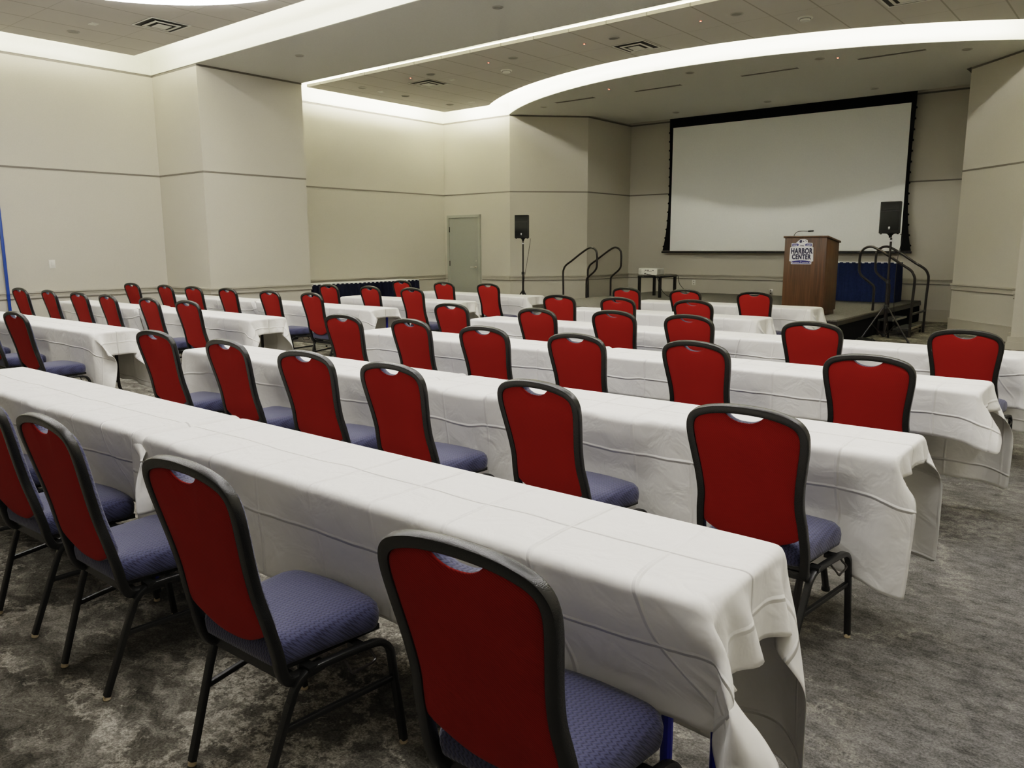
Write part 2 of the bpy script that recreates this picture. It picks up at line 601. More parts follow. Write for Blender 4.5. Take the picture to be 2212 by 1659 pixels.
NP = len(PLAN)
for i in range(NP):
    a, b = PLAN[i], PLAN[(i + 1) % NP]

    def mit(idx, tt):
        idx %= NP
        p, q, r_ = PLAN[idx - 1], PLAN[idx], PLAN[(idx + 1) % NP]
        d1 = Vector((q[0] - p[0], q[1] - p[1])).normalized()
        d2 = Vector((r_[0] - q[0], r_[1] - q[1])).normalized()
        n1 = Vector((d1.y, -d1.x)); n2 = Vector((d2.y, -d2.x))
        m = (n1 + n2)
        m = m / max(0.2, m.dot(n1))
        return (q[0] + m.x * tt, q[1] + m.y * tt)
    w = MB().prism([mit(i, -0.12), mit(i + 1, -0.12), b, a], 0.0, ZTOP)
    structure(w.build(WNAMES[i], WALL, smooth=False))

    def strip(mb, t, z0, z1):
        q = [a, b, mit((i + 1) % NP, t), mit(i, t)]
        mb.prism(q, z0, z1)
    if i not in (14,):
        s = MB()
        strip(s, 0.004, ZG - 0.014, ZG + 0.014)      # horizontal reveal: proud strip, groove shade put into its colour
        if i not in (12,):
            strip(s, 0.004, ZC - 0.03, ZC + 0.004)   # top reveal: its shade painted as a dark strip
        trim(s, SHADOW_LINE)
        door_gap = (i == 5)
        s = MB()
        if i == 12:
            strip(s, 0.05, 0.0, 0.11); strip(s, 0.035, 0.11, 0.185)
        elif not door_gap:
            strip(s, 0.034, ZR - 0.026, ZR)
            strip(s, 0.024, ZR - 0.052, ZR - 0.040)
            strip(s, 0.014, ZR - 0.10, ZR - 0.035)
            strip(s, 0.020, 0.0, 0.225); strip(s, 0.028, 0.225, 0.24)
        else:
            for x0, x1 in ((-13.65, -13.57), (-12.44, -11.6)):
                s.box(x0, x1, 14.107, 14.135, ZR - 0.035, ZR)
                s.box(x0, x1, 14.119, 14.135, ZR - 0.10, ZR - 0.035)
                s.box(x0, x1, 14.115, 14.135, 0.0, 0.225)
        trim(s, RAIL)
        if i not in (12,):
            s = MB()
            if door_gap:
                for x0, x1 in ((-13.65, -13.57), (-12.44, -11.6)):
                    s.box(x0, x1, 14.117, 14.135, ZR - 0.109, ZR - 0.10)  # painted shadow line under the short rail pieces
            else:
                strip(s, 0.018, ZR - 0.113, ZR - 0.10)  # shadow line under the rail, painted as a dark strip
            trim(s, SHADOW_LINE)
    if i in WHITE_ABOVE:
        s = MB()
        strip(s, 0.012, ZC + 0.004, ZTOP)
        trim(s, WHITE_PAINT)

fl = MB().box(-14.0, 2.0, -6.3, 17.6, -0.1, 0.0).build('floor', CARPET, smooth=False)
structure(fl)
structure(MB().box(-14.0, 2.0, -6.3, 17.6, ZTOP, ZTOP + 0.1).build('ceiling', WHITE_PAINT, smooth=False))

# beam between the two ceiling bays
beam = MB().box(-13.65, 1.7, 7.07, 9.07, ZC, ZTOP).build('ceiling_beam', SOFFIT, smooth=False)
structure(beam)
s = MB().box(-13.638, 1.7, 7.052, 7.07, ZC + 0.003, ZTOP).box(-13.638, 1.7, 9.07, 9.088, ZC + 0.003, ZTOP)
trim(s, WHITE_PAINT)

# curved soffit over the stage
ACX, ACY, AR = -6.6, 20.02, 7.72


def arc(r, x0, x1, n=48):
    a0 = math.acos((x0 - ACX) / r)
    a1 = math.acos((x1 - ACX) / r)
    return [(ACX + r * math.cos(a0 + (a1 - a0) * k / n), ACY - r * math.sin(a0 + (a1 - a0) * k / n)) for k in range(n + 1)]


low = arc(AR, -11.58, -1.62)
sof = MB().prism(low + [(-1.62, YB), (-11.58, YB)][:0] + [(-1.62, 14.3), (-2.9, 15.5), (-2.9, 17.02), (-10.3, 17.02), (-10.3, 15.5), (-11.58, 14.14)], ZC, ZTOP)
structure(sof.build('ceiling_soffit', SOFFIT, smooth=True, angle=30))
structure(MB().box(-10.385, -2.81, 17.02, YB, ZC + 0.11, ZTOP).build('ceiling_screen_slot', SOFFIT, smooth=False))
# white painted curved fascia
fas = MB()
o_ = arc(AR + 0.02, -11.6, -1.6, 64)
i_ = arc(AR, -11.58, -1.62, 64)
rings = [[(x0, y0, ZC + 0.002), (x0, y0, ZTOP), (x1, y1, ZTOP), (x1, y1, ZC + 0.002)] for (x0, y0), (x1, y1) in zip(o_, i_)]
fas.rings(rings)
trim_count[0] += 1
structure(fas.build('trim_%d' % trim_count[0], WHITE_PAINT, smooth=True, angle=30))

# floating tile clouds with cove light strips lying on their edges
ZT0, ZT1 = 4.52, 4.57


def tile_cloud(poly, name):
    return structure(MB().prism(poly, ZT0, ZT1).build(name, TILE, smooth=False))


c1 = tile_cloud([(-13.1, -5.45), (1.15, -5.45), (1.15, 6.52), (-13.1, 6.52)], 'ceiling_panel_near')
arc2 = arc(AR + 0.5, -11.75, -1.55, 40)
c2 = tile_cloud([(-13.1, 9.84), (1.15, 9.84), (1.15, 12.8), (-0.9, 13.3)] + arc2[::-1] + [(-13.1, 13.63)], 'ceiling_panel_far')
ls = MB()
zs0, zs1 = ZT1 + 0.012, ZT1 + 0.03
ls.box(-13.07, -13.02, -5.3, 6.3, zs0, zs1).box(-12.9, 1.0, 6.44, 6.49, zs0, zs1)
ls.build('cove_light_strip', COVE_GLOW, c1, smooth=False)
ls = MB()
ls.box(-13.07, -13.02, 9.95, 13.5, zs0, zs1).box(-13.0, -11.8, 13.55, 13.6, zs0, zs1)
for (x0, y0), (x1, y1) in zip(arc(AR + 0.54, -11.7, -1.6, 40)[:-1], arc(AR + 0.54, -11.7, -1.6, 40)[1:]):
    d = Vector((x1 - x0, y1 - y0)).normalized() * 0.002
    ls.prism([(x0, y0), (x0 + 0.0, y0 - 0.05), (x1, y1 - 0.05), (x1, y1)], zs0, zs1)
ls.box(1.07, 1.12, 9.95, 12.7, zs0, zs1)  # unseen strip added to brighten the right wall and stage side
ls.build('cove_light_strip', COVE_GLOW_FAR, c2, smooth=False)
ls = MB().box(-12.9, 1.0, 9.87, 9.92, zs0, zs1)
ls.build('cove_light_strip', COVE_GLOW_WARM, c2, smooth=False)

# ------------------------------------------------------------------ ring lights


def ring_light(cx, cy, label, mat=RING_GLOW):
    t = thing('ceiling_ring_light', label, 'ceiling light', (cx, cy, ZT0 - 0.001), 0, 'luminous ceiling rings')
    n = 96
    prof = [(2.20, -0.022), (2.35, -0.022), (2.35, -0.008), (2.20, -0.008)]
    rings = []
    for k in range(n + 1):
        a = 2 * PI * k / n
        rings.append([(r * math.cos(a), r * math.sin(a), z) for r, z in prof])
    MB().rings(rings, False, False).build('diffuser', mat, t, smooth=False)
    rings = []
    for k in range(n + 1):
        a = 2 * PI * k / n
        rings.append([(r * math.cos(a), r * math.sin(a), z) for r, z in [(2.19, -0.008), (2.36, -0.008), (2.36, 0.0), (2.19, 0.0)]])
    MB().rings(rings, False, False).build('housing', VENT_WHITE, t, smooth=False)
    return t


ring_light(-8.29, 3.89, 'large glowing white ring light on the near ceiling panel, top left of photo')
ring_light(-1.45, 3.6, 'added unseen ring light for fill on the near ceiling panel, above the right block')  # ring out of view, added to light the tables
ring_light(-8.29, -2.4, 'added unseen dim fill ring at the rear left of the near ceiling panel', REAR_FILL_GLOW)  # rear ring behind the camera, added as soft fill
ring_light(-1.45, -2.4, 'added unseen dim fill ring at the rear right of the near ceiling panel', REAR_FILL_GLOW)  # other added rear ring, also unseen fill

# ------------------------------------------------------------------ ceiling fittings


def square_vent(x, y, zc, size, label):
    t = thing('ceiling_vent', label, 'vent', (x, y, zc), 0, 'square ceiling air vents')
    h = size / 2
    MB().box(-h, h, -h, h, -0.003, 0.0).build('backing', VENT_DARK, t, smooth=False)
    for k, (a, w, z0, z1) in enumerate(((h, 0.022, -0.008, -0.003), (h * 0.66, 0.035, -0.020, -0.012))):
        mb = MB()
        for sx in (-1, 1):
            mb.box(sx * a - (w if sx > 0 else 0), sx * a + (w if sx < 0 else 0), -a, a, z0, z1)
            mb.box(-a + w, a - w, sx * a - (w if sx > 0 else 0), sx * a + (w if sx < 0 else 0), z0, z1)
        mb.build('frame' if k == 0 else 'louvre_ring', VENT_WHITE, t, smooth=False)
    MB().box(-h * 0.34, h * 0.34, -h * 0.34, h * 0.34, -0.026, -0.020).build('centre_plate', VENT_WHITE, t, smooth=False)
    return t


square_vent(-11.07, 11.1, ZT0, 0.56, 'square louvred air vent on the far ceiling panel, left of the curved soffit')
square_vent(-6.66, 11.2, ZT0, 0.56, 'square louvred air vent on the far ceiling panel, above the middle of the curve')
square_vent(-11.05, 5.92, ZT0, 0.56, 'square louvred air vent below the glowing ring on the near ceiling panel')
square_vent(-2.83, 11.24, ZT0, 0.58, 'pale square vent panel cut by the top edge of the photo, upper right')


def disc(x, y, zc, r, label, cat='downlight', name='recessed_downlight', group='round recessed downlights'):
    t = thing(name, label, cat, (x, y, zc), 0, group)
    MB().lathe([(r, 0), (r, -0.006), (r * 0.82, -0.010), (r * 0.78, -0.004)], n=20).build('trim_ring', DISC, t)
    MB().lathe([(r * 0.78, -0.002), (r * 0.78, -0.004), (0.001, -0.006)], n=20).build('lens', DISC_DARK, t)
    return t


ordn = ['first', 'second', 'third', 'fourth', 'fifth', 'sixth', 'seventh']
for k, x in enumerate((-12.32, -10.47, -8.58, -6.66, -4.75)):
    disc(x, 10.55, ZT0, 0.085, 'round recessed downlight beside the cream cove strip, %s from the left' % ordn[k])
for k, y in enumerate((11.68, 12.98)):
    disc(-12.32, y, ZT0, 0.085, 'round recessed downlight along the left cove of the far panel, %s' % ('nearer one' if k == 0 else 'one in the corner'))
disc(-12.33, 5.29, ZT0, 0.085, 'round recessed downlight left of the near panel\'s square vent')
for x, y, l in ((-6.55, 12.78, 'front middle'), (-4.53, 13.18, 'front right of middle'), (-2.63, 14.0, 'right corner by the splayed wall'),
                (-10.42, 13.83, 'left corner'), (-8.64, 16.27, 'back left above the screen'), (-6.6, 16.3, 'back middle above the screen'), (-4.54, 16.26, 'back right above the screen')):
    disc(x, y, ZC, 0.075, 'faint round downlight in the curved soffit, %s' % l)
for x, y, l in ((-6.64, 7.87, 'right one'), (-10.54, 7.81, 'left one')):
    disc(x, y, ZC, 0.07, 'small round fitting under the grey ceiling beam, %s' % l)


def detector(x, y, label):
    t = thing('smoke_detector', label, 'smoke detector', (x, y, ZT0), 0, 'smoke detectors')
    MB().lathe([(0.10, 0), (0.10, -0.012), (0.07, -0.02), (0.062, -0.045), (0.02, -0.052)], n=24).build('body', WHITE_PLASTIC, t)
    MB().lathe([(0.075, -0.014), (0.074, -0.024)], n=24).build('sensor_slot', VENT_DARK, t)
    return t


detector(-9.25, 11.19, 'round smoke detector on the far ceiling panel, left of the second vent')
detector(-4.11, 11.31, 'round smoke detector on the far ceiling panel, at upper right')


def plate(x, y, label):
    o = MB().box(-0.07, 0.07, -0.045, 0.045, -0.006, 0.0).box(-0.05, 0.05, -0.025, 0.025, -0.009, -0.006).build('ceiling_plate', WHITE_PLASTIC, smooth=False, loc=(x, y, ZT0))
    tag(o, label, 'ceiling plate', 'small pale ceiling plates')


plate(-12.35, 11.07, 'small pale rectangular plate on far ceiling panel, nearest the left pier')
plate(-11.76, 13.05, 'small pale rectangular plate in the far corner of the far ceiling panel')
plate(-10.5, 11.15, 'small pale rectangular plate just right of the left vent')
plate(-11.7, 5.3, 'small pale rectangular plate left of the near panel\'s vent')


def led(x, y, zc, label):
    t = thing('indicator_light', label, 'indicator light', (x, y, zc), 0, 'tiny red ceiling indicators')
    MB().lathe([(0.028, 0), (0.028, -0.004), (0.02, -0.007)], n=14).build('bezel', DISC, t)
    MB().lathe([(0.011, -0.006), (0.011, -0.012), (0.004, -0.015)], n=12).build('bulb', RED_LED, t)


for k, x in enumerate((-10.96, -9.09, -7.17, -5.26)):
    led(x, 10.53, ZT0, 'tiny glowing red indicator on the far ceiling panel, %s from the left' % ordn[k])
led(-8.34, 13.08, ZC, 'tiny red indicator in the curved soffit, left one')
led(-4.28, 13.27, ZC, 'tiny red indicator in the curved soffit, right one')

for k, (x0, x1) in enumerate(((-9.95, -9.02), (-8.1, -7.14), (-6.0, -5.02), (-4.08, -3.11))):
    t = thing('slot_diffuser', 'thin dark linear air slot in the curved soffit, %s from the left' % ordn[k], 'air slot', ((x0 + x1) / 2, 13.6, ZC), 0, 'linear air slots')
    h = (x1 - x0) / 2
    MB().box(-h, h, -0.055, 0.055, -0.003, 0).build('slot', plain('slot_dark', (0.15, 0.14, 0.12), 0.7) if 'slot_dark' not in MATS else MATS['slot_dark'], t, smooth=False)
    MB().box(-h, h, -0.065, -0.055, -0.005, 0).box(-h, h, 0.055, 0.065, -0.005, 0).build('slot_frame', SOFFIT, t, smooth=False)

# ------------------------------------------------------------------ door, wall plates
d = bpy.data.objects.new('door_1', None)
C.objects.link(d)
d.location = (-13.005, 14.135, 0)
structure(d)
MB().box(-0.465, 0.465, -0.03, 0.01, 0.01, 2.17).build('leaf', DOOR, d, smooth=False)
MB().box(-0.53, -0.468, -0.05, 0.0, 0, 2.235).box(0.468, 0.53, -0.05, 0.0, 0, 2.235).box(-0.468, 0.468, -0.05, 0.0, 2.172, 2.235).build('door_frame', plain('door_frame_paint', (0.33, 0.335, 0.29), 0.5), d, smooth=False)
hd = MB().lathe([(0.028, 0.03), (0.028, 0.04), (0.012, 0.045), (0.012, 0.075)], (0.385, 0, 1.02), 16, 'y')
hd.box(0.25, 0.40, -0.085, -0.065, 1.01, 1.03)
hd.build('door_handle', STEEL, d, bevel=0.0)
MB().lathe([(0.025, 0.03), (0.025, 0.04), (0.01, 0.045)], (0.40, 0, 1.16), 16, 'y').build('lock', STEEL, d)
for z in (0.28, 1.1, 1.9):
    MB().box(-0.475, -0.45, -0.045, -0.03, z - 0.06, z + 0.06).build('hinge', BLACK_TUBE, d, smooth=False)

t = thing('light_switch', 'pale square switch plate on the left wall near the photo\'s left edge', 'switch', (-13.65, 5.2, 1.25))
MB().box(0.0, 0.008, -0.045, 0.045, -0.065, 0.065).build('plate', WHITE_PLASTIC, t, bevel=0.002)
MB().box(0.008, 0.014, -0.015, 0.015, -0.03, 0.03).build('rocker', WHITE_PLASTIC, t, bevel=0.002)


def outlet(x, z, label, mat):
    t = thing('wall_outlet', label, 'outlet', (x, YB, z))
    MB().box(-0.04, 0.04, -0.008, 0, -0.06, 0.06).build('plate', mat, t, bevel=0.002)
    for dz in (-0.028, 0.028):
        MB().lathe([(0.017, 0.008), (0.016, 0.011)], (0, 0, dz), 14, 'y').build('socket', VENT_DARK if mat is STEEL else GREY_PLASTIC, t)


outlet(-8.59, 0.64, 'white wall outlet low on the back wall right of the projector table', WHITE_PLASTIC)
outlet(-6.72, 0.475, 'steel wall outlet on the back wall left of the lectern', STEEL)

o = MB().box(0.0, 0.03, -0.02, 0.02, 0.0, 2.35).build('wall_strip', BLUE_STRIP, bevel=0.004, loc=(-13.65 + 0.03, 4.52, 0.0))
tag(o, 'slim bright blue vertical strip on the left wall at photo\'s left edge', 'strip')

# ------------------------------------------------------------------ stage
SX0, SX1, SY0, SY1, SZ = -9.545, -3.655, 12.04, 17.2, 0.41
stage = thing('stage_platform', 'low grey carpeted stage platform with black pleated skirt below the screen', 'stage', (-6.6, 14.62, 0))
hx, hy = (SX1 - SX0) / 2, (SY1 - SY0) / 2
MB().box(-hx, hx, -hy, hy, SZ - 0.03, SZ).build('deck', STAGE_DECK, stage, bevel=0.004)
MB().box(-hx - 0.006, hx + 0.006, -hy - 0.006, hy + 0.006, SZ - 0.09, SZ - 0.03).build('deck_frame', BLACK_TUBE, stage, smooth=False)


def pleat_path(a, b, amp, per):
    a, b = Vector(a), Vector(b)
    d = b - a
    n = Vector((d.y, -d.x)).normalized()
    L = d.length
    m = int(L / per * 8)
    out = []
    for k in range(m + 1):
        s = k / m
        ph = s * L / per * 2 * PI
        p = a + d * s + n * (amp * (math.sin(ph) + 0.35 * math.sin(2 * ph + 0.5)))
        out.append((p.x, p.y))
    return out


def skirt_mesh(path, z0, z1, th=0.004):
    mb = MB()
    rings = [[(x, y, z0), (x, y, z1)] for x, y in path]
    mb.rings(rings, False, False, closed=False)
    return mb


p = pleat_path((-hx + 0.02, -hy + 0.02), (hx - 0.02, -hy + 0.02), 0.012, 0.075) + pleat_path((hx - 0.02, -hy + 0.02), (hx - 0.02, hy), 0.012, 0.075)
skirt_mesh(p, 0.004, SZ - 0.09).build('skirt', BLACK_CLOTH, stage)
p = pleat_path((-hx + 0.02, hy), (-hx + 0.02, -hy + 0.02), 0.012, 0.075)
skirt_mesh(p, 0.004, SZ - 0.09).build('skirt', BLACK_CLOTH, stage)


def stairs(sgn, label):
    """steps at a stage end; local +x points away from the stage."""
    x0 = SX1 if sgn > 0 else SX0
    t = thing('stage_stairs', label, 'stairs', (x0, 14.58, 0), 0 if sgn > 0 else PI, 'stage stairs')
    for xa, xb, z in ((0.02, 0.26, 0.27), (0.26, 0.50, 0.135)):
        tr = MB().box(xa, xb, -0.44, 0.44, z - 0.03, z).build('tread', TREAD, t, bevel=0.004)
        MB().box(xb - 0.012, xb + 0.004, -0.44, 0.44, z - 0.028, z + 0.003).build('nosing', STEEL, tr, smooth=False)
    for sy in (-1, 1):
        y = sy * 0.48
        pts = [(0.53, 0.0), (0.53, 0.30), (0.535, 0.60), (0.545, 0.90), (0.53, 1.00), (0.47, 1.09), (0.30, 1.20), (0.10, 1.335),
               (-0.06, 1.43), (-0.15, 1.465), (-0.24, 1.45), (-0.305, 1.39), (-0.325, 1.30), (-0.325, 1.16), (-0.315, 1.05), (-0.26, 0.97),
               (-0.15, 0.885), (-0.08, 0.82), (-0.065, 0.74), (-0.065, 0.60), (-0.065, SZ + 0.001)]
        path = catmull([(x, y, z) for x, z in pts], 5)
        MB().tube(path, 0.021, 10, up=(0, 1, 0)).build('handrail', BLACK_TUBE, t)
    fr = MB()
    for y in (-0.45, 0.45):
        fr.box(0.02, 0.05, y - 0.015, y + 0.015, 0, 0.24).box(0.47, 0.5, y - 0.015, y + 0.015, 0, 0.105)
        fr.box(0.02, 0.5, y - 0.012, y + 0.012, 0.05, 0.075)
    fr.box(0.49, 0.51, -0.47, 0.47, 0.06, 0.085)
    fr.build('step_frame', BLACK_TUBE, t, smooth=False)
    MB().box(0.515, 0.545, -0.47, 0.47, 0.36, 0.39).build('cross_brace', BLACK_TUBE, t, smooth=False) if sgn > 0 else None
    return t


stairs(1, 'black stage stairs with two looped handrails at the right end of the stage')
stairs(-1, 'black stage stairs with two looped handrails at the left end of the stage')

# ------------------------------------------------------------------ screen
scr = thing('projection_screen', 'large white projection screen with black borders hanging on the back wall', 'projection screen', (-6.615, 17.12, 1.35))
x0, x1, zb, zt = -2.53, 2.53, 0.03, 2.83
MB().box(x0, x1, -0.004, 0.0, zb, zt).build('screen_surface', SCREEN, scr, smooth=False)
bd = MB().box(x0 - 0.09, x1 + 0.09, -0.005, 0.001, zt, zt + 0.30)
for sgn in (-1, 1):
    n = 40
    inn, out = [], []
    for k in range(n + 1):
        s = k / n
        z = zb + (zt - zb) * s
        wid = 0.055 + 0.035 * s ** 3 + 0.14 * (1 - s) ** 5
        inn.append((sgn * x1, z)); out.append((sgn * (x1 + wid), z))
    rings = [[(a[0], -0.005, a[1]), (b[0], -0.005, b[1]), (b[0], 0.001, b[1]), (a[0], 0.001, a[1])] for a, b in zip(inn, out)]
    bd.rings(rings)
bd.build('border', BLACK_CLOTH, scr, smooth=False)
tabs = MB()
for sgn in (-1, 1):
    for k in range(14):
        s = (k + 0.5) / 14
        z = zb + (zt - zb) * s
        wid = 0.055 + 0.035 * s ** 3 + 0.14 * (1 - s) ** 5
        tabs.lathe([(0.022, -0.006), (0.022, 0.003)], (sgn * (x1 + wid + 0.001), 0, z), 10, 'y')
tabs.build('tension_tabs', BLACK_CLOTH, scr, smooth=False)
MB().tube([(-2.74, -0.005, 0.0), (2.74, -0.005, 0.0)], 0.022, 12).build('bottom_bar', BLACK, scr)
MB().box(x0 - 0.09, x1 + 0.09, -0.03, 0.03, zt + 0.30, zt + 0.31).build('roller_slot', BLACK, scr, smooth=False)

# ------------------------------------------------------------------ lectern with sign
LX, LY = -4.36, 12.54
lec = thing('lectern', 'tall brown wooden lectern standing at the front of the stage', 'lectern', (LX, LY, SZ))


def wedge(mb, x0, x1, y0, y1, z0, zf, zb_):
    vs = [(x0, y0, z0), (x1, y0, z0), (x1, y1, z0), (x0, y1, z0), (x0, y0, zf), (x1, y0, zf), (x1, y1, zb_), (x0, y1, zb_)]
    return mb.add(vs, [(0, 3, 2, 1), (4, 5, 6, 7), (0, 1, 5, 4), (1, 2, 6, 5), (2, 3, 7, 6), (3, 0, 4, 7)])


wedge(MB(), -0.325, 0.325, 0.0, 0.60, 0.07, 1.20, 1.125).build('body', WOOD, lec, bevel=0.006)
wedge(MB(), -0.31, 0.31, 0.025, 0.58, 0.0, 0.07, 0.07).build('plinth', WOOD, lec, bevel=0.004)
mb = MB()
vs = [(-0.345, -0.015, 1.201), (0.345, -0.015, 1.201), (0.345, 0.625, 1.121), (-0.345, 0.625, 1.121)]
mb.add(vs + [(x, y, z + 0.028) for x, y, z in vs], [(3, 2, 1, 0), (4, 5, 6, 7), (0, 1, 5, 4), (1, 2, 6, 5), (2, 3, 7, 6), (3, 0, 4, 7)])
mb.build('top', WOOD, lec, bevel=0.004)


def flat(poly, y0, y1, cx, cz, k=1.0):
    """a flat shape facing -y from an (x, z) outline."""
    mb = MB()
    n = len(poly)
    vs = [(cx + x * k, y0, cz + z * k) for x, z in poly] + [(cx + x * k, y1, cz + z * k) for x, z in poly]
    fs = [tuple(range(n)), tuple(range(2 * n - 1, n - 1, -1))] + [(i, (i + 1) % n, n + (i + 1) % n, n + i) for i in range(n)]
    return mb.add(vs, fs)


def text_mesh(body, size, x, z, y, mat, parent, name, offset=0.0, sx=1.0, space=1.0):
    cu = bpy.data.curves.new('lettering', 'FONT')
    cu.body = body
    cu.size = size
    cu.align_x = 'CENTER'
    cu.offset = offset
    cu.extrude = 0.0008
    cu.space_character = space
    cu.resolution_u = 6
    tmp = bpy.data.objects.new('lettering_tmp', cu)
    C.objects.link(tmp)
    dg = bpy.context.evaluated_depsgraph_get()
    me = bpy.data.meshes.new_from_object(tmp.evaluated_get(dg))
    bpy.data.objects.remove(tmp)
    bpy.data.curves.remove(cu)
    for v in me.vertices:
        X, Y, Z = v.co
        v.co = (x + X * sx, y - Z, z + Y)
    me.materials.clear()
    me.materials.append(mat)
    o = bpy.data.objects.new(name, me)
    C.objects.link(o)
    o.parent = parent
    return o


# sign drawn in its own units: about 0.40 m wide, 0.425 m tall, centre at (0, 0)
sg = thing('lectern_sign', 'white and blue HARBOR CENTER sign on the front of the wooden lectern', 'sign', (LX - 0.05, LY - 0.001, SZ + 0.985))
sg.scale = (0.95, 1.0, 0.89)
flat([(-0.165, -0.215), (0.165, -0.215), (0.168, -0.17), (0.195, -0.165), (0.185, 0.075), (0.17, 0.085), (0.17, 0.150), (0.09, 0.155), (0.085, 0.20),
      (0.045, 0.215), (-0.03, 0.215), (-0.075, 0.175), (-0.10, 0.150), (-0.17, 0.150), (-0.17, 0.085), (-0.19, 0.075), (-0.195, -0.165), (-0.168, -0.17)],
     -0.008, 0.0, 0, 0).build('backing', LOGO_WHITE, sg, smooth=False)
band = [(-0.155, -0.205), (0.155, -0.205), (0.155, -0.168)] + [(0.155 - 0.31 * k / 10, -0.168 + 0.022 * math.sin(PI * k / 10)) for k in range(1, 11)]
for poly in ([(-0.158, 0.09), (-0.06, 0.10), (-0.05, 0.125), (-0.07, 0.14), (-0.158, 0.14)], [(0.06, 0.10), (0.158, 0.09), (0.158, 0.14), (0.075, 0.14), (0.05, 0.125)], band):
    flat(poly, -0.010, -0.008, 0, 0).build('blue_panel', LOGO_BLUE, sg, smooth=False)
em = flat([(-0.035, 0.150), (0.0, 0.158), (0.0, 0.200), (-0.030, 0.205), (-0.045, 0.18)], -0.010, -0.008, 0, 0)
for poly in ([(0.012, 0.165), (0.040, 0.178), (0.015, 0.192)], [(0.05, 0.19), (0.075, 0.170), (0.080, 0.176), (0.055, 0.198)]):
    q = flat(poly, -0.010, -0.008, 0, 0)
    em.add(q.v, q.f)
em.build('emblem', LOGO_DARK, sg, smooth=False)
sw = MB()
for sx in (-1, 1):
    for k in range(4):
        xx = sx * (0.085 + 0.018 * k)
        q = flat([(xx - 0.007, 0.105), (xx + 0.004, 0.105), (xx + 0.007, 0.125), (xx - 0.004, 0.122)], -0.0115, -0.010, 0, 0)
        sw.add(q.v, q.f)
    q = flat([(sx * 0.14 + 0.008 * math.cos(k * PI / 4), -0.187 + 0.008 * math.sin(k * PI / 4)) for k in range(8)], -0.0115, -0.010, 0, 0)
    sw.add(q.v, q.f)
q = flat([(-0.003, -0.198), (0.003, -0.198), (0.003, -0.155), (-0.003, -0.155)], -0.0115, -0.010, 0, 0)
sw.add(q.v, q.f)
for x in (-0.115, -0.095, -0.075, -0.055, -0.035, 0.03, 0.05, 0.07, 0.09, 0.11):
    q = flat([(x - 0.007, -0.191), (x + 0.007, -0.191), (x + 0.007, -0.182), (x - 0.007, -0.182)], -0.0115, -0.010, 0, 0)
    sw.add(q.v, q.f)
sw.build('white_ornament', LOGO_WHITE, sg, smooth=False)
text_mesh('THE', 0.036, 0, 0.092, -0.0095, LOGO_DARK, sg, 'lettering', 0.001)
text_mesh('HARBOR', 0.126, 0, -0.030, -0.0095, LOGO_DARK, sg, 'lettering', 0.0062, 0.655, 1.10)
text_mesh('CENTER', 0.116, 0, -0.128, -0.0095, LOGO_DARK, sg, 'lettering', 0.0062, 0.665, 1.10)

mic = thing('gooseneck_microphone', 'thin black gooseneck microphone on top of the lectern', 'microphone', (LX - 0.25, LY + 0.18, SZ + 1.2095))
MB().lathe([(0.025, 0.0), (0.025, 0.012), (0.01, 0.02)], n=16).build('base', BLACK_PLASTIC, mic)
pth = catmull([(0, 0, 0.015), (0.012, 0, 0.05), (0.05, 0.01, 0.085), (0.12, 0.02, 0.095), (0.21, 0.03, 0.092)], 6)
MB().tube(pth, 0.005, 8).build('gooseneck', BLACK_PLASTIC, mic)
MB().tube([(0.205, 0.03, 0.092), (0.215, 0.031, 0.092), (0.285, 0.036, 0.096), (0.292, 0.036, 0.096)], 0.013, 10, scale=[0.6, 1, 1, 0.6]).build('capsule', BLACK_PLASTIC, mic)

# ------------------------------------------------------------------ skirted tables


def skirted(name, label, loc, rz, length, depth, h, mat, topmat):
    t = thing(name, label, 'table', loc, rz, None)
    L2 = length / 2
    MB().box(-L2, L2, 0, depth, h - 0.02, h).build('tabletop', topmat, t, bevel=0.004)
    p = pleat_path((-L2, depth), (-L2, 0.0), 0.006, 0.10) + pleat_path((-L2, 0.0), (L2, 0.0), 0.008, 0.115) + pleat_path((L2, 0.0), (L2, depth), 0.006, 0.10)
    mb = MB()
    rings = []
    for x, y in p:
        cx, cy = 0.0, depth / 2
        k = 1.012
        rings.append([(cx + (x - cx) * k * 1.004, cy + (y - cy) * k * 1.02, 0.006), (cx + (x - cx) * k, cy + (y - cy) * k, h * 0.5), (x, y, h - 0.003)])
    mb.rings(rings, False, False, closed=False)
    mb.build('skirt', mat, t)
    return t


skirted('skirted_table', 'blue pleated skirted table on the stage behind the right handrails', (-4.83, 16.2, SZ), 0, 1.83, 0.5, 0.76, NAVY, LOGO_WHITE)
skirted('skirted_table', 'long dark navy skirted table with white top against the left recess wall', (-12.9, 10.95, 0), PI / 2, 3.1, 0.62, 0.775, DARK_NAVY, LOGO_WHITE)

# ------------------------------------------------------------------ projector on its table
pt = thing('projector_table', 'low square black table on the stage under the projector', 'table', (-8.50, 15.38, SZ), R(-7))
MB().box(-0.30, 0.30, -0.30, 0.30, 0.42, 0.455).build('tabletop', BLACK, pt, bevel=0.004)
for sx in (-1, 1):
    for sy in (-1, 1):
        MB().box(sx * 0.27 - 0.025, sx * 0.27 + 0.025, sy * 0.27 - 0.025, sy * 0.27 + 0.025, 0, 0.42).build('leg', BLACK, pt, smooth=False)
pj = thing('projector', 'white projector on the small black table, rear ports facing the room', 'projector', (-8.62, 15.33, SZ + 0.4555), R(2))
MB().box(-0.225, 0.225, -0.17, 0.17, 0.015, 0.155).build('body', WHITE_PLASTIC, pj, bevel=0.016)
for sx in (-1, 1):
    MB().lathe([(0.015, 0), (0.012, 0.017)], (sx * 0.17, -0.12, 0), 10).build('foot', GREY_PLASTIC, pj)
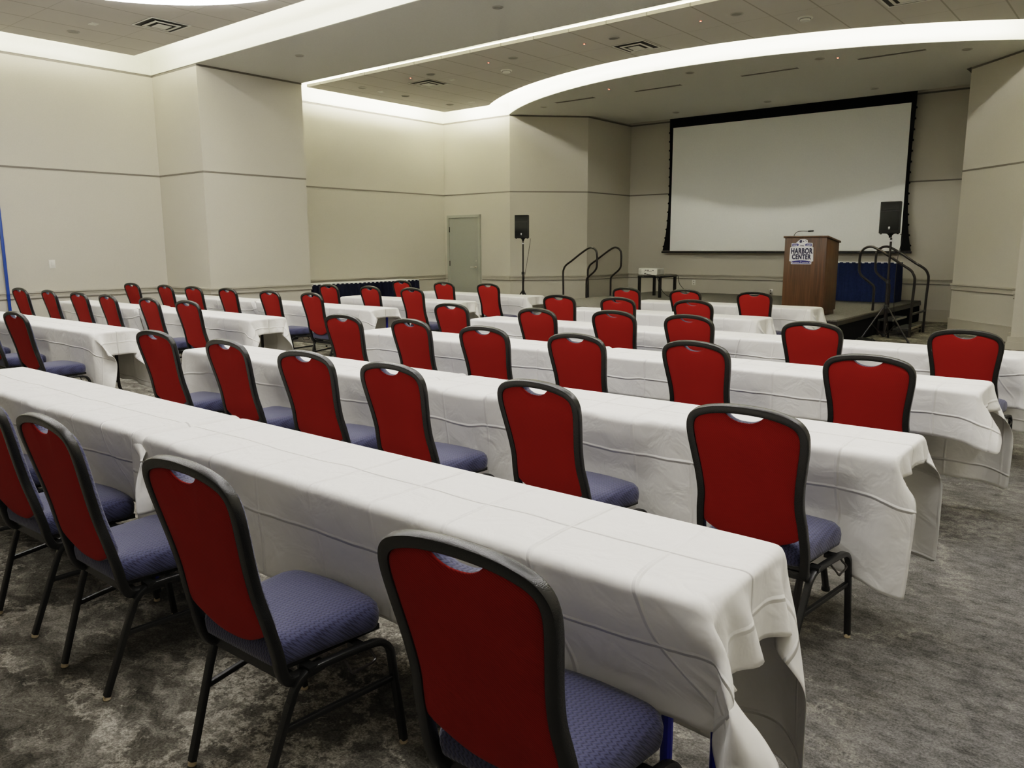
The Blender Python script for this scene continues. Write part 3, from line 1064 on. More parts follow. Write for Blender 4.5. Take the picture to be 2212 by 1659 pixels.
MB().lathe([(0.05, -0.16), (0.05, -0.185), (0.04, -0.187), (0.036, -0.175)], (0.1, 0, 0.09), 20, 'y').build('lens', BLACK_PLASTIC, pj)
gr = MB()
for k in range(7):
    gr.box(-0.21, -0.15, -0.1725, -0.17, 0.038 + k * 0.014, 0.045 + k * 0.014)
    gr.box(0.225, 0.2275, -0.13, -0.02, 0.038 + k * 0.014, 0.045 + k * 0.014)
gr.build('vent_grille', GREY_PLASTIC, pj, smooth=False)
po = MB().box(-0.07, -0.03, -0.1725, -0.17, 0.105, 0.122).box(-0.02, 0.03, -0.1725, -0.17, 0.105, 0.122).box(0.075, 0.085, -0.1725, -0.17, 0.108, 0.118)
po.box(-0.075, -0.06, -0.1725, -0.17, 0.082, 0.09).box(-0.02, 0.10, -0.1725, -0.17, 0.085, 0.091).box(0.115, 0.14, -0.1725, -0.17, 0.10, 0.12)
po.box(-0.08, -0.04, -0.174, -0.17, 0.03, 0.055)
po.build('port_panel', VENT_DARK, pj, smooth=False)


def cable(name, pts, r, label, mat=CABLE, n=8):
    base = Vector(pts[-1])
    o = MB().tube([tuple(Vector(p) - base) for p in catmull(pts, 8)], r, 6).build(name, mat, loc=tuple(base))
    return tag(o, label, 'cable', 'black cables')


zt_ = SZ + 0.455
cable('power_cable', [(-8.64, 15.18, zt_ + 0.045), (-8.58, 15.08, zt_ + 0.03), (-8.42, 15.00, zt_ + 0.018), (-8.30, 14.99, zt_ - 0.02), (-8.23, 14.99, SZ + 0.30),
                      (-8.15, 15.02, SZ + 0.12), (-8.03, 15.12, SZ + 0.02), (-7.85, 15.3, SZ + 0.012)], 0.007, 'black power cable looping from the projector down to the stage floor')
cable('signal_cable', [(-8.36, 15.45, zt_ + 0.03), (-8.21, 15.54, zt_ + 0.02), (-8.12, 15.60, zt_ - 0.01), (-8.09, 15.62, SZ + 0.28), (-7.98, 15.66, SZ + 0.14),
                       (-7.86, 15.68, SZ + 0.015), (-7.7, 15.9, SZ + 0.012)], 0.006, 'black signal cable hanging behind the right leg of the projector table')

# ------------------------------------------------------------------ PA speakers on tripods


def tripod(label, loc, rz):
    t = thing('speaker_stand', label, 'speaker stand', loc, rz, 'speaker stands')
    MB().tube([(0, 0, 0.06), (0, 0, 0.95)], 0.022, 12).build('lower_tube', BLACK_TUBE, t)
    MB().tube([(0, 0, 0.94), (0, 0, 1.60)], 0.017, 12).build('upper_tube', BLACK_TUBE, t)
    MB().tube([(0, 0, 1.545), (0, 0, 1.572)], 0.0185, 12).build('white_band', LOGO_WHITE, t)
    MB().lathe([(0.022, 0.90), (0.034, 0.905), (0.034, 0.955), (0.02, 0.965)], n=14).build('collar', BLACK_PLASTIC, t)
    MB().lathe([(0.022, 0.50), (0.036, 0.505), (0.036, 0.56), (0.024, 0.57)], n=14).build('hub', BLACK_PLASTIC, t)
    MB().lathe([(0.022, 0.07), (0.030, 0.075), (0.030, 0.11), (0.024, 0.115)], n=14).build('lower_hub', BLACK_PLASTIC, t)
    for k in range(3):
        a = R((-28, -140, 96)[k])
        ca, sa = math.cos(a), math.sin(a)
        LR = (0.47, 0.375, 0.47)[k]
        l = MB().tube([(0.035 * ca, 0.035 * sa, 0.535), (LR * ca, LR * sa, 0.018)], 0.014, 8).build('leg', BLACK_TUBE, t)
        MB().tube([((LR - 0.01) * ca, (LR - 0.01) * sa, 0.03), ((LR + 0.008) * ca, (LR + 0.008) * sa, 0.004)], 0.017, 8).build('rubber_foot', BLACK_PLASTIC, l)
        MB().tube([(0.03 * ca, 0.03 * sa, 0.09), (0.2 * ca, 0.2 * sa, 0.26)], 0.008, 6).build('strut', BLACK_TUBE, t)
    return t


def speaker(label, loc, rz):
    t = thing('loudspeaker', label, 'loudspeaker', loc, rz, 'loudspeakers')
    w, d_, h = 0.148, 0.14, 0.48
    poly = [(-w, -d_), (w, -d_), (w * 0.93, -d_ * 0.1), (w * 0.62, d_), (-w * 0.62, d_), (-w * 0.93, -d_ * 0.1)]
    MB().prism(poly, 0.035, 0.035 + h).build('cabinet', BLACK_PLASTIC, t, bevel=0.010)
    MB().box(-w + 0.018, w - 0.018, -d_ - 0.006, -d_, 0.085, 0.365).build('grille', GRILLE, t, bevel=0.003)
    # flared horn
    hz = 0.445
    rr = []
    for sx_, sz_, y in ((0.125, 0.055, -d_ - 0.003), (0.118, 0.050, -d_ - 0.002), (0.03, 0.022, -d_ + 0.05)):
        rr.append([(-sx_, y, hz - sz_), (sx_, y, hz - sz_), (sx_, y, hz + sz_), (-sx_, y, hz + sz_)])
    hb = MB().rings([[(-0.132, -d_ - 0.004, hz - 0.062), (0.132, -d_ - 0.004, hz - 0.062), (0.132, -d_ - 0.004, hz + 0.062), (-0.132, -d_ - 0.004, hz + 0.062)]] + [[(x, y - 0.052 if y > -d_ else y - 0.002, z) for x, y, z in r] for r in rr], False, True)
    hb.build('horn', GRILLE, t, smooth=False)
    MB().lathe([(0.014, 0.006), (0.014, 0.010), (0.008, 0.011)], (0.0, -d_, 0.125), 16, 'y').box(-0.012, 0.012, -d_ - 0.010, -d_ - 0.006, 0.098, 0.108).build('badge', LOGO_WHITE, t)
    MB().lathe([(0.021, -0.03), (0.024, 0.0), (0.05, 0.03), (0.085, 0.036)], n=20).build('pole_socket', BLACK_PLASTIC, t)
    for sx_ in (-1, 1):
        MB().lathe([(0.014, 0.022), (0.016, 0.036)], (sx_ * 0.12, -0.10, 0), 10).build('rubber_foot', BLACK_PLASTIC, t)
    return t


tripod('black tripod speaker stand by the right stage stairs, legs spread on carpet', (-3.33, 13.36, 0), 0)
speaker('black loudspeaker high on its stand in front of the screen\'s right edge', (-3.345, 13.36, 1.633), R(4))
tripod('black speaker stand by the splayed wall right of the door', (-10.61, 13.36, 0), R(20))
speaker('black loudspeaker on its stand between the door and the left handrails', (-10.61, 13.36, 1.633), R(24))
cable('speaker_cable', [(-3.22, 13.42, 1.66), (-3.20, 13.5, 1.60), (-3.24, 13.47, 1.3), (-3.245, 13.45, 0.9), (-3.235, 13.46, 0.5), (-3.20, 13.6, 0.1), (-3.10, 13.75, 0.012)], 0.005, 'thin black cable hanging from the right loudspeaker along its pole')
cable('speaker_cable', [(-10.44, 13.40, 1.66), (-10.45, 13.38, 1.5), (-10.50, 13.34, 1.1), (-10.555, 13.32, 0.75), (-10.565, 13.31, 0.45), (-10.5, 13.2, 0.1), (-10.4, 13.15, 0.012)], 0.005, 'thin black cable hanging from the left loudspeaker along its pole')
pts = []
for k in range(60):
    a = k * 0.42
    r_ = 0.085 + 0.035 * math.sin(k * 0.9)
    pts.append((-3.46 + r_ * math.cos(a) * 1.2, 12.86 + r_ * math.sin(a), 0.012 + 0.0012 * k))
pts += [(-3.3, 12.75, 0.03), (-3.1, 12.8, 0.012)]
cable('cable_coil', pts, 0.007, 'tangled coil of black cable on the carpet beside the right speaker stand')

# ------------------------------------------------------------------ banquet chair
KB = 0.232
TOPZ = 0.957


def yb(z):
    return (TOPZ - z) * KB


def make_chair(label, loc, rz, group):
    t = thing('banquet_chair', label, 'chair', loc, rz, group)
    half = [(0.1855, 0.545), (0.1775, 0.61), (0.1825, 0.68), (0.1955, 0.755), (0.2065, 0.82), (0.205, 0.862), (0.186, 0.889), (0.148, 0.905), (0.085, 0.9165), (0.0, 0.9205)]
    half = [(x * (1 - 0.04 * max(0, (z - 0.6) / 0.32)), 0.545 + (z - 0.545) * 1.072) for x, z in half]
    low_ = [(0.178, 0.270, 0.348), (0.180, 0.190, 0.345), (0.183, yb(0.36) + 0.012, 0.352), (0.188, yb(0.39), 0.385), (0.1915, yb(0.45), 0.45)]
    pr = low_ + [(x, yb(z), z) for x, z in half]
    full = pr[:-1] + [(0.0, yb(half[-1][1]), half[-1][1])] + [(-x, y, z) for x, y, z in pr[:-1][::-1]]
    path = catmull(full, 5)
    MB().sweep(path, rrect(0.030, 0.029, 0.006, 2), up=(0, 1, KB)).build('back_frame', BLACK, t, angle=40)
    # outline of the upholstered back, inside the tube
    hs = [(0.062, 0.4455), (0.118, 0.466), (0.1735, 0.4985), (0.1755, 0.545), (0.1670, 0.61), (0.1720, 0.68), (0.1850, 0.755), (0.1955, 0.82), (0.1940, 0.857), (0.1780, 0.8795),
          (0.142, 0.8955), (0.098, 0.9045), (0.074, 0.9035), (0.054, 0.889), (0.028, 0.879)]
    out = [(0.0, 0.440)] + hs + [(0.0, 0.8765)] + [(-x, z) for x, z in hs[::-1]]
    out = [(x * (1 - 0.04 * max(0, (z - 0.6) / 0.32)), z if z < 0.545 else 0.545 + (z - 0.545) * 1.072) for x, z in out]
    sm = catmull([(x, z, 0) for x, z in out], 3, True)
    out = [(x, z) for x, z, _ in sm]
    cz = 0.68

    def lay(k, dy, shr):
        r = []
        for x, z in out:
            r.append((x * k, yb(cz + (z - cz) * k) + dy, cz + (z - cz) * k))
        return r
    rear = [lay(1.0, -0.003, 0), lay(1.0, -0.006, 0), lay(0.99, -0.0085, 0), lay(0.93, -0.0115, 0), lay(0.6, -0.0145, 0), lay(0.25, -0.015, 0)]
    MB().rings(rear).build('back_panel', RED_FABRIC, t, angle=50)
    front = [lay(1.0, -0.0028, 0), lay(1.012, 0.018, 0), lay(0.985, 0.030, 0), lay(0.90, 0.036, 0), lay(0.6, 0.040, 0), lay(0.25, 0.041, 0)]
    MB().rings(front).build('back_cushion', BLUE_FABRIC, t, angle=50)
    # seat cushion
    so = []
    y0, y1 = 0.122, 0.496
    corners = [((0.182, y0), 0.035, 270), ((0.216, y1 - 0.012), 0.060, 0), ((-0.216, y1 - 0.012), 0.060, 90), ((-0.182, y0), 0.035, 180)]
    for (cx, cy), r_, a0 in corners:
        px = cx - math.copysign(r_, cx)
        py = cy + r_ if cy < 0.2 else cy - r_
        for k in range(7):
            a = R(a0 + 15 * k)
            so.append((px + r_ * math.cos(a), py + r_ * math.sin(a)))
    so2 = []
    for i, (x, y) in enumerate(so):
        so2.append((x, y))
        x2, y2 = so[(i + 1) % len(so)]
        if math.hypot(x2 - x, y2 - y) > 0.1:
            for k in range(1, 5):
                f = k / 5
                bx, by = x + (x2 - x) * f, y + (y2 - y) * f
                if y > 0.4 and y2 > 0.4:
                    by += 0.014 * math.sin(PI * f)
                so2.append((bx, by))
    scx, scy = 0.0, (y0 + y1) / 2

    def sl(k, z, dz=0.0):
        return [(scx + (x - scx) * k, scy + (y - scy) * k, z) for x, y in so2]
    seat = [sl(0.94, 0.388), sl(0.985, 0.394), sl(1.0, 0.410), sl(1.005, 0.432), sl(0.985, 0.452), sl(0.93, 0.465), sl(0.8, 0.473), sl(0.5, 0.478), sl(0.2, 0.480)]
    MB().rings(seat).build('seat', BLUE_FABRIC, t, angle=60)
    # under-seat frame: pan plus the two bent side rails
    fr = MB().prism([(-0.165, 0.145), (0.165, 0.145), (0.19, 0.475), (-0.19, 0.475)], 0.372, 0.389)
    fr.box(-0.185, 0.185, 0.158, 0.182, 0.333, 0.360)
    for s in (-1, 1):
        rail = catmull([(s * 0.192, 0.150, 0.285), (s * 0.195, 0.168, 0.328), (s * 0.200, 0.205, 0.357), (s * 0.210, 0.26, 0.3655), (s * 0.226, 0.385, 0.3655), (s * 0.2335, 0.440, 0.3575), (s * 0.2375, 0.468, 0.328), (s * 0.2385, 0.476, 0.285)], 5)
        fr.sweep(rail, rrect(0.020, 0.024, 0.005, 2), up=(1, 0, 0))
        fr.box(min(s * 0.17, s * 0.215), max(s * 0.17, s * 0.215), 0.20, 0.23, 0.358, 0.374)
        fr.box(min(s * 0.18, s * 0.23), max(s * 0.18, s * 0.23), 0.36, 0.39, 0.358, 0.374)
    fr.build('seat_frame', BLACK, t, angle=40)
    for s in (-1, 1):
        for a, b in (((s * 0.192, 0.151, 0.290), (s * 0.168, 0.055, 0.014)), ((s * 0.2385, 0.4755, 0.290), (s * 0.242, 0.510, 0.014))):
            l = MB().sweep([a, b], rrect(0.020, 0.024, 0.005, 2), up=(1, 0, 0)).build('leg', BLACK, t, angle=40)
            MB().lathe([(0.010, 0.0), (0.013, 0.004), (0.011, 0.016)], (b[0], b[1], 0.0), 10).build('foot_glide', TAN, l)
        MB().sweep([(s * 0.184, 0.126, 0.215), (s * 0.2385, 0.484, 0.232)], rrect(0.016, 0.018, 0.004, 2), up=(0, 0, 1)).build('stretcher', BLACK, t, angle=40)
    hook = catmull([(0.222, 0.315, 0.352), (0.240, 0.315, 0.335), (0.252, 0.315, 0.322), (0.252, 0.335, 0.322), (0.252, 0.385, 0.322), (0.250, 0.402, 0.328), (0.236, 0.402, 0.342), (0.226, 0.402, 0.354)], 4)
    MB().tube(hook, 0.004, 6).build('ganging_hook', BLACK_TUBE, t)
    return t


ROWN = {'R1': 'nearest row', 'R2': 'second row', 'R3': 'third row', 'R4': 'fourth row', 'R5': 'fifth row', 'R6': 'sixth row',
        'La': 'nearest row', 'Lb': 'second row', 'Lc': 'third row', 'Ld': 'fourth row', 'Le': 'fifth row'}
YC = {'R1': 1.683, 'R2': 3.19, 'R3': 4.806, 'R4': 6.36, 'R5': 8.0, 'R6': 9.70,
      'La': 3.285, 'Lb': 4.885, 'Lc': 6.53, 'Ld': 8.0, 'Le': 9.56}
CH = {
    'R1': [(-0.955, 1.0, 2), (-1.88, 0.97, 1), (-2.76, 0.965, 0), (-3.42, 0.98, 2), (-4.22, 0.98, 0)],
    'R2': [(-1.045, 2.51, 0), (-1.91, 2.475, -4), (-2.75, 2.455, 0), (-3.43, 2.47, 4), (-4.28, 2.53, 0), (-5.18, 2.55, 4)],
    'R3': [(-1.08, 4.08, 2), (-2.015, 4.09, -4), (-2.78, 4.01, 0), (-3.54, 4.01, 2), (-4.34, 4.09, -2), (-5.08, 4.05, 3)],
    'R4': [(-0.935, 5.68, 0), (-1.89, 5.65, 0), (-2.85, 5.66, -1), (-3.60, 5.76, 0), (-4.22, 5.49, -2), (-5.26, 5.50, 2)],
    'R5': [(-3.62, 7.28, 0), (-4.45, 7.20, 0), (-5.20, 7.18, 2)],
    'R6': [(-3.715, 9.05, 0), (-4.61, 9.05, 0), (-5.42, 8.98, -3)],
    'La': [(-7.62, 2.55, 3), (-8.58, 2.58, 0), (-9.50, 2.58, 0)],
    'Lb': [(-7.86, 4.25, 3), (-8.685, 4.25, 0), (-9.81, 4.30, 0), (-10.66, 4.32, 2), (-11.62, 4.33, 0), (-12.57, 4.31, 4)],
    'Lc': [(-7.92, 5.86, -2), (-8.72, 5.82, 0), (-10.22, 6.14, 0), (-11.18, 6.16, 2), (-12.02, 6.16, 0), (-13.2, 6.2, 3)],
    'Ld': [(-7.72, 7.33, 0), (-8.645, 7.40, -2), (-9.53, 7.37, 0)],
    'Le': [(-7.85, 9.02, 0), (-8.75, 9.0, 0), (-9.80, 9.08, 0)],
}
proto = None
chair_spots = {}
for row, lst in CH.items():
    blk = 'right block' if row[0] == 'R' else 'left block'
    for k, (x, yy, rz) in enumerate(lst):
        lab = 'red-backed banquet chair, %s from right end, %s of the %s' % (ordn[k], ROWN[row], blk)
        lim = YC[row] - 0.686
        if yy > lim:                       # keep the seat front just touching the cloth
            x, yy = x * lim / yy, lim
        loc = (x, yy, 0)
        chair_spots.setdefault(row, []).append((x, yy))
        if proto is None:
            proto = make_chair(lab, loc, R(rz), 'red-backed banquet chairs')
        else:
            dup(proto, loc, R(rz), lab, 'red-backed banquet chairs')

# ------------------------------------------------------------------ tables and draped cloths
TL, TW, TH = 2.44, 0.452, 0.742


def make_table(label, loc, legmat):
    t = thing('folding_table', label, 'table', loc, 0, 'folding tables under cloths')
    MB().prism([(x, y) for x, y in rrect(TL - 0.03, TW - 0.03, 0.05, 6)], TH - 0.026, TH - 0.006).build('tabletop', TABLE_TOP, t, bevel=0.005)
    MB().box(-TL / 2 + 0.02, TL / 2 - 0.02, -TW / 2 + 0.03, -TW / 2 + 0.05, TH - 0.06, TH - 0.022).box(-TL / 2 + 0.02, TL / 2 - 0.02, TW / 2 - 0.05, TW / 2 - 0.03, TH - 0.06, TH - 0.022).build('apron', legmat, t, smooth=False)
    for sx in (-1, 1):
        X = sx * (TL / 2 - (0.13 if legmat is BLUE_LEG else 0.34))
        for sy in (-1, 1):
            pth = [(X, sy * 0.14, TH - 0.03), (X, sy * 0.14, 0.012)] if legmat is BLUE_LEG else catmull([(X, sy * 0.13, TH - 0.03), (X, sy * 0.13, 0.45), (X, sy * 0.13, 0.22), (X, sy * 0.145, 0.15), (X, sy * 0.19, 0.05), (X, sy * 0.205, 0.012)], 4)
            l = MB().tube(pth, 0.0145, 10, up=(1, 0, 0)).build('leg', legmat, t)
            MB().lathe([(0.017, 0.0), (0.019, 0.006), (0.016, 0.022)], (X, sy * (0.14 if legmat is BLUE_LEG else 0.2055), 0), 12).build('rubber_foot', BLACK_PLASTIC, l)
        zc_ = 0.10 if legmat is BLUE_LEG else 0.235
        yc_ = 0.14 if legmat is BLUE_LEG else 0.13
        MB().tube([(X, -yc_, zc_), (X, yc_, zc_)], 0.012, 8).build('crossbar', legmat, t)
        if legmat is not BLUE_LEG:
            MB().tube(catmull([(X, 0, 0.235), (X - sx * 0.12, 0, 0.42), (X - sx * 0.36, 0, TH - 0.03)], 4), 0.009, 8).build('brace', legmat, t)
    return t


def drape(dn, df, e0, e1, nb_left, nb_right, seats, seed, sp, frames=230):
    """hang a flat sheet over the table box by position based dynamics.  Local frame: table centre, floor z=0."""
    rs = np.random.RandomState(seed)
    hx, hy, top = TL / 2 + 0.004, TW / 2 + 0.004, TH + 0.006
    X0, X1 = -TL / 2 - e0, TL / 2 + e1
    Y0, Y1 = -TW / 2 - dn, TW / 2 + df
    def grid(a, b, h):
        br = [a, -h - 0.017, -h - 0.006, -h + 0.006, -h + 0.016, h - 0.016, h - 0.006, h + 0.006, h + 0.017, b]
        br = [q for q in br if a <= q <= b]
        out = [a]
        for p, q in zip(br[:-1], br[1:]):
            if q - p < 1e-4:
                continue
            n = max(1, int(round((q - p) / sp)))
            out += list(np.linspace(p, q, n + 1)[1:])
        return np.array(out)
    gx, gy = grid(X0, X1, hx), grid(Y0, Y1, hy)
    nu, nv = len(gx), len(gy)
    P = np.zeros((nu, nv, 3))
    P[..., 0] = gx[:, None]
    P[..., 1] = gy[None, :]
    P[..., 2] = top + 0.002 + rs.rand(nu, nv) * 0.004
    # sides start a little bent so the corners fold outward
    ov = np.maximum(np.abs(P[..., 0] - np.clip(P[..., 0], -hx, hx)), np.abs(P[..., 1] - np.clip(P[..., 1], -hy, hy)))
    P[..., 2] -= 0.35 * ov
    V = np.zeros_like(P)
    dt = 0.012
    FL = np.zeros_like(P)
    FL[..., 0] = gx[:, None]
    FL[..., 1] = gy[None, :]
    sets = []

    def S_(a, b, k):
        sets.append((a, b, np.sqrt(((FL[a] - FL[b]) ** 2).sum(-1)), k))
    sl = slice
    for par in (0, 1):
        n = (nu - par) // 2
        S_((sl(par, par + 2 * n, 2), sl(None)), (sl(par + 1, par + 2 * n, 2), sl(None)), 1.0)
        n = (nv - par) // 2
        S_((sl(None), sl(par, par + 2 * n, 2)), (sl(None), sl(par + 1, par + 2 * n, 2)), 1.0)
    for par in (0, 1):
        for dg in (0, 1):
            n = (nu - par) // 2
            a = sl(par, par + 2 * n, 2); b = sl(par + 1, par + 2 * n, 2)
            if dg == 0:
                S_((a, sl(0, nv - 1)), (b, sl(1, nv)), 0.35)
            else:
                S_((a, sl(1, nv)), (b, sl(0, nv - 1)), 0.35)
    flap = np.nonzero(np.abs(gy) > hy + 0.05)[0]
    # bending: distance over two cells, coloured so each vertex is used once
    for off in (0, 1, 2, 3):
        idx = np.arange(off, nu - 2, 4)
        idx = idx[(np.abs(np.abs(gx[idx + 1]) - hx) > 0.02)]
        S_((idx, sl(None)), (idx + 2, sl(None)), 0.22)
        idc = np.arange(off, nu - 2, 4)
        idc = idc[(np.abs(np.abs(gx[idc + 1]) - hx) <= 0.02)]
        if len(idc):
            S_(np.ix_(idc, flap), np.ix_(idc + 2, flap), 0.5)
        idy = np.arange(off, nv - 2, 4)
        idy = idy[(np.abs(np.abs(gy[idy + 1]) - hy) > 0.02)]
        S_((sl(None), idy), (sl(None), idy + 2), 0.22)
    for off in (0, 5):
        idx = np.array([i for i in range(nu - 5) if (i % 10) - off in (0, 1, 2, 3, 4)])
        S_(np.ix_(idx, flap), np.ix_(idx + 5, flap), -0.4)
        idy = np.array([i for i in range(nv - 5) if (i % 10) - off in (0, 1, 2, 3, 4) and abs(gy[i]) > hy and abs(gy[i + 5]) > hy and gy[i] * gy[i + 5] > 0])
        if len(idy):
            S_((sl(None), idy), (sl(None), idy + 5), -0.15)
    boxes = [(-hx, hx, -hy, hy, top)]
    if nb_left:      # the neighbour's table with its own cloth already on it
        boxes.append((-hx - 0.05 - TL, -hx - 0.012, -hy - 0.012, hy + 0.012, top + 0.007))

    frm = np.where((np.abs(gx)[:, None] < hx - 0.02) & (np.abs(gy)[None, :] < hy - 0.02), 1.0, 0.6)

    def project(idx_a, idx_b, r, k):
        A = P[idx_a]; B = P[idx_b]
        D = B - A
        L = np.sqrt((D * D).sum(-1)) + 1e-9
        ext_ = L - r
        if k < 0:      # only resists folding up
            ext_ = np.minimum(ext_, 0.0)
        corr = (D * (0.5 * abs(k) * ext_ / L)[..., None])
        P[idx_a] = A + corr
        P[idx_b] = B - corr

    def collide(prev):
        rr = 0.008
        for (a, b, c, d_, t) in boxes:
            x, y, z = P[..., 0], P[..., 1], P[..., 2]
            ins = (x > a) & (x < b) & (y > c) & (y < d_) & (z < t)
            if not ins.any():
                continue
            qx = np.clip(x, a + rr, b - rr); qy = np.clip(y, c + rr, d_ - rr); qz = np.minimum(z, t - rr)
            vx, vy, vz = x - qx, y - qy, z - qz
            dist = np.sqrt(vx * vx + vy * vy + vz * vz)
            edge = ins & (dist > 1e-7)
            sh = edge & (dist < rr)
            k = np.where(sh, rr / np.maximum(dist, 1e-7), 1.0)
            nx, ny, nz = qx + vx * k, qy + vy * k, qz + vz * k
            deep = ins & (dist <= 1e-7)
            dz = t - z
            dxl, dxr, dyl, dyr = x - a, b - x, y - c, d_ - y
            m = np.minimum(np.minimum(dxl, dxr), np.minimum(dyl, dyr))
            topm = deep & ((dz <= m) | (dz < 0.04))
            sm = deep & ~topm
            nz = np.where(topm, t, nz)
            for dd, ax, val in ((dxl, 0, a), (dxr, 0, b)):
                nx = np.where(sm & (dd == m), val, nx)
            for dd, ax, val in ((dyl, 1, c), (dyr, 1, d_)):
                ny = np.where(sm & (dd == m), val, ny)
            ontop = ins & (nz > t - 0.003)
            fr = frm
            P[..., 0] = np.where(ontop, nx * (1 - fr) + prev[..., 0] * fr, nx)
            P[..., 1] = np.where(ontop, ny * (1 - fr) + prev[..., 1] * fr, ny)
            P[..., 2] = nz
        for (sx_, sy1) in seats:
            x, y, z = P[..., 0], P[..., 1], P[..., 2]
            fx = np.clip((0.33 - np.abs(x - sx_)) / 0.11, 0, 1)
            fz = np.clip((0.66 - z) / 0.17, 0, 1) * (z > 0.25)
            se = -hy + (sy1 + hy) * fx * fz
            ins = (y < se) & (y > sy1 - 0.3) & (fx > 0) & (fz > 0)
            P[..., 1] = np.where(ins, se, y)
        P[..., 2] = np.maximum(P[..., 2], 0.006)

    for fr_ in range(frames):
        prev = P.copy()
        V[..., 2] -= 9.8 * dt
        V *= 0.985 if fr_ < frames * 0.6 else 0.95
        P += V * dt
        for _ in range(5):
            for s_ in sets:
                project(*s_)
            collide(prev)
        V = (P - prev) / dt
        sp_ = np.sqrt((V * V).sum(-1, keepdims=True))
        V *= np.minimum(1.0, 2.5 / (sp_ + 1e-9))
    return P, gx - X0, gy - Y0


cloth_cache = {}


def cloth_object(key, args, label, loc):
    if key not in cloth_cache:
        P, us, vs_ = drape(*args)
        nu, nv = P.shape[:2]
        me = bpy.data.meshes.new('tablecloth')
        idx = np.arange(nu * nv).reshape(nu, nv)
        faces = np.stack([idx[:-1, :-1], idx[1:, :-1], idx[1:, 1:], idx[:-1, 1:]], -1).reshape(-1, 4)
        me.from_pydata([tuple(p) for p in P.reshape(-1, 3).tolist()], [], [tuple(f) for f in faces.tolist()])
        uvl = me.uv_layers.new(name='cloth_metres')
        UV = np.zeros((nu * nv, 2))
        UV[:, 0] = np.repeat(us, nv)
        UV[:, 1] = np.tile(vs_, nu)
        UV[:, 1] += 0.334 - (args[0] - 0.115) % 0.334 
        li = np.zeros(len(me.loops), dtype=np.int32)
        me.loops.foreach_get('vertex_index', li)
        uvl.data.foreach_set('uv', UV[li].reshape(-1))
        me.materials.append(LINEN)
        for p in me.polygons:
            p.use_smooth = True
        cloth_cache[key] = me
    me = cloth_cache[key]
    o = bpy.data.objects.new('tablecloth', me)
    C.objects.link(o)
    o.location = loc
    sd = o.modifiers.new('smooth', 'SUBSURF')
    sd.levels = 1
    sd.render_levels = 1
    so_ = o.modifiers.new('thick', 'SOLIDIFY')
    so_.thickness = 0.0012
    so_.offset = 1.0
    return tag(o, label, 'tablecloth', 'white tablecloths')


XR = -0.665 - TL / 2           # right table of the right block
XL = XR - TL - 0.05
XLR = -7.345 - TL / 2          # aisle table of the left block
XLL = XLR - TL - 0.05
TB = []
def seats_for(row, xc, yc):
    out = []
    for x, y in chair_spots[row]:
        sy = min(y + 0.516 - yc, -TW / 2 + 0.05)
        if sy > -TW / 2 - 0.03 and abs(x - xc) < TL / 2 + 0.3:
            out.append((x - xc, sy))
    return out


E1 = {'R1': 0.175, 'R2': 0.085, 'R3': 0.14, 'R4': 0.15, 'R5': 0.2, 'R6': 0.2, 'La': 0.2, 'Lb': 0.15, 'Lc': 0.10, 'Ld': 0.14, 'Le': 0.12}
FINE = 0.026
MED = 0.036
SPEC = [  # row, which, centre x, near drop, far drop, variant key, legs
    ('R1', 'right-hand', XR, 0.335, 0.545, None, BLUE_LEG), ('R1', 'left-hand', XL, 0.335, 0.545, None, BLUE_LEG),
    ('R2', 'right-hand', XR, 0.44, 0.445, None, BLACK_TUBE), ('R2', 'left-hand', XL, 0.40, 0.48, None, BLACK_TUBE),
    ('R3', 'right-hand', XR, 0.24, 0.53, None, BLACK_TUBE), ('R3', 'left-hand', XL, 0.36, 0.52, None, BLACK_TUBE),
    ('R4', 'right-hand', XR, 0.36, 0.52, None, BLACK_TUBE), ('R4', 'left-hand', XL, 0.30, 0.58, None, BLACK_TUBE),
    ('R5', 'only', XL, 0.34, 0.54, 'single', BLUE_LEG), ('R6', 'only', XL - 0.03, 0.34, 0.54, 'single', BLUE_LEG),
    ('La', 'right-hand', XLR, 0.40, 0.48, None, BLACK_TUBE), ('La', 'left-hand', XLL, 0.36, 0.52, 'farleft', BLACK_TUBE),
    ('Lb', 'right-hand', XLR, 0.34, 0.54, None, BLACK_TUBE), ('Lb', 'left-hand', XLL, 0.36, 0.52, 'farleft', BLACK_TUBE),
    ('Lc', 'right-hand', XLR, 0.34, 0.54, 'farright', BLUE_LEG), ('Lc', 'left-hand', XLL, 0.36, 0.52, 'farleft', BLACK_TUBE),
    ('Ld', 'only', XLR, 0.34, 0.54, 'single', BLACK_TUBE), ('Le', 'only', XLR, 0.30, 0.56, 'single2', BLACK_TUBE),
]
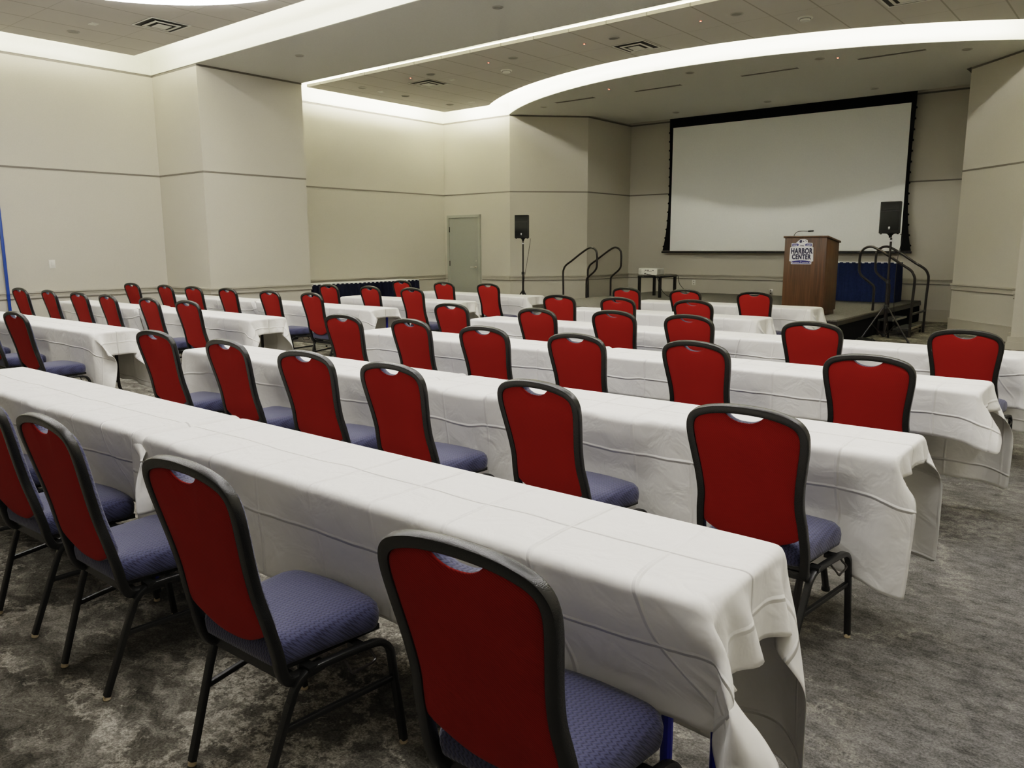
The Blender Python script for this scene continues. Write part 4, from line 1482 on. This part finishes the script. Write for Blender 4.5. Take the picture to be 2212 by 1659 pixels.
for n_, (row, which, xc, dn, df, key, legm) in enumerate(SPEC):
    yc = YC[row]
    blk = 'right block' if row[0] == 'R' else 'left block'
    legw = 'blue' if legm is BLUE_LEG else 'black'
    make_table('narrow folding table with %s legs under cloth, %s table, %s of the %s' % (legw, which, ROWN[row], blk), (xc, yc, 0), legm)
    right = which in ('right-hand', 'only')
    left = which in ('left-hand', 'only')
    st = seats_for(row, xc, yc)
    key = None
    sp = FINE if row in ('R1', 'R2') else MED
    args = (dn, df, 0.085 if which == 'right-hand' else 0.228, 0.02 if which == 'left-hand' else E1.get(row, 0.16), which == 'right-hand', which == 'left-hand', st, 11 + n_, sp)
    co = cloth_object(key if key else (row, which), args, 'white cloth draped over the %s table, %s of the %s' % (which, ROWN[row], blk), (xc, yc, 0))
    if row == 'R1' and right:
        me = co.data
        # care tag hanging at the far right hem
        P_ = [v.co for v in me.vertices]
        far = min(P_, key=lambda p: p.z + (0 if (p.x > TL / 2 - 0.02 and p.y > 0.15) else 9))
        MB().box(far.x - 0.045, far.x - 0.023, far.y - 0.001, far.y + 0.001, far.z - 0.022, far.z + 0.012).build('care_tag', LOGO_WHITE, co, smooth=False)

# ------------------------------------------------------------------ world, camera
w = bpy.data.worlds.new('room_world')
S.world = w
w.use_nodes = True
w.node_tree.nodes['Background'].inputs[0].default_value = (0.8, 0.8, 0.85, 1)
w.node_tree.nodes['Background'].inputs[1].default_value = 0.0

f_px, yaw, pit, rol = 1708.556, 0.685594, 0.171806, -0.0042147
F = Vector((-math.sin(yaw) * math.cos(pit), math.cos(yaw) * math.cos(pit), -math.sin(pit)))
Rt = Vector((math.cos(yaw), math.sin(yaw), 0))
U = Rt.cross(F)
R2 = Rt * math.cos(rol) + U * math.sin(rol)
U2 = -Rt * math.sin(rol) + U * math.cos(rol)
cam = bpy.data.cameras.new('camera')
co = bpy.data.objects.new('camera', cam)
C.objects.link(co)
M = Matrix((R2, U2, -F)).transposed().to_4x4()
M.translation = Vector((0, 0, 1.49))
co.matrix_world = M
cam.sensor_width = 36
cam.sensor_fit = 'HORIZONTAL'
cam.lens = 36 * f_px / 2212
cam.clip_start = 0.05
S.camera = co

S.view_settings.view_transform = 'Filmic'
S.view_settings.look = 'Medium High Contrast'
S.view_settings.exposure = 0.84
S.cycles.use_denoising = True
S.cycles.max_bounces = 10
S.cycles.diffuse_bounces = 6
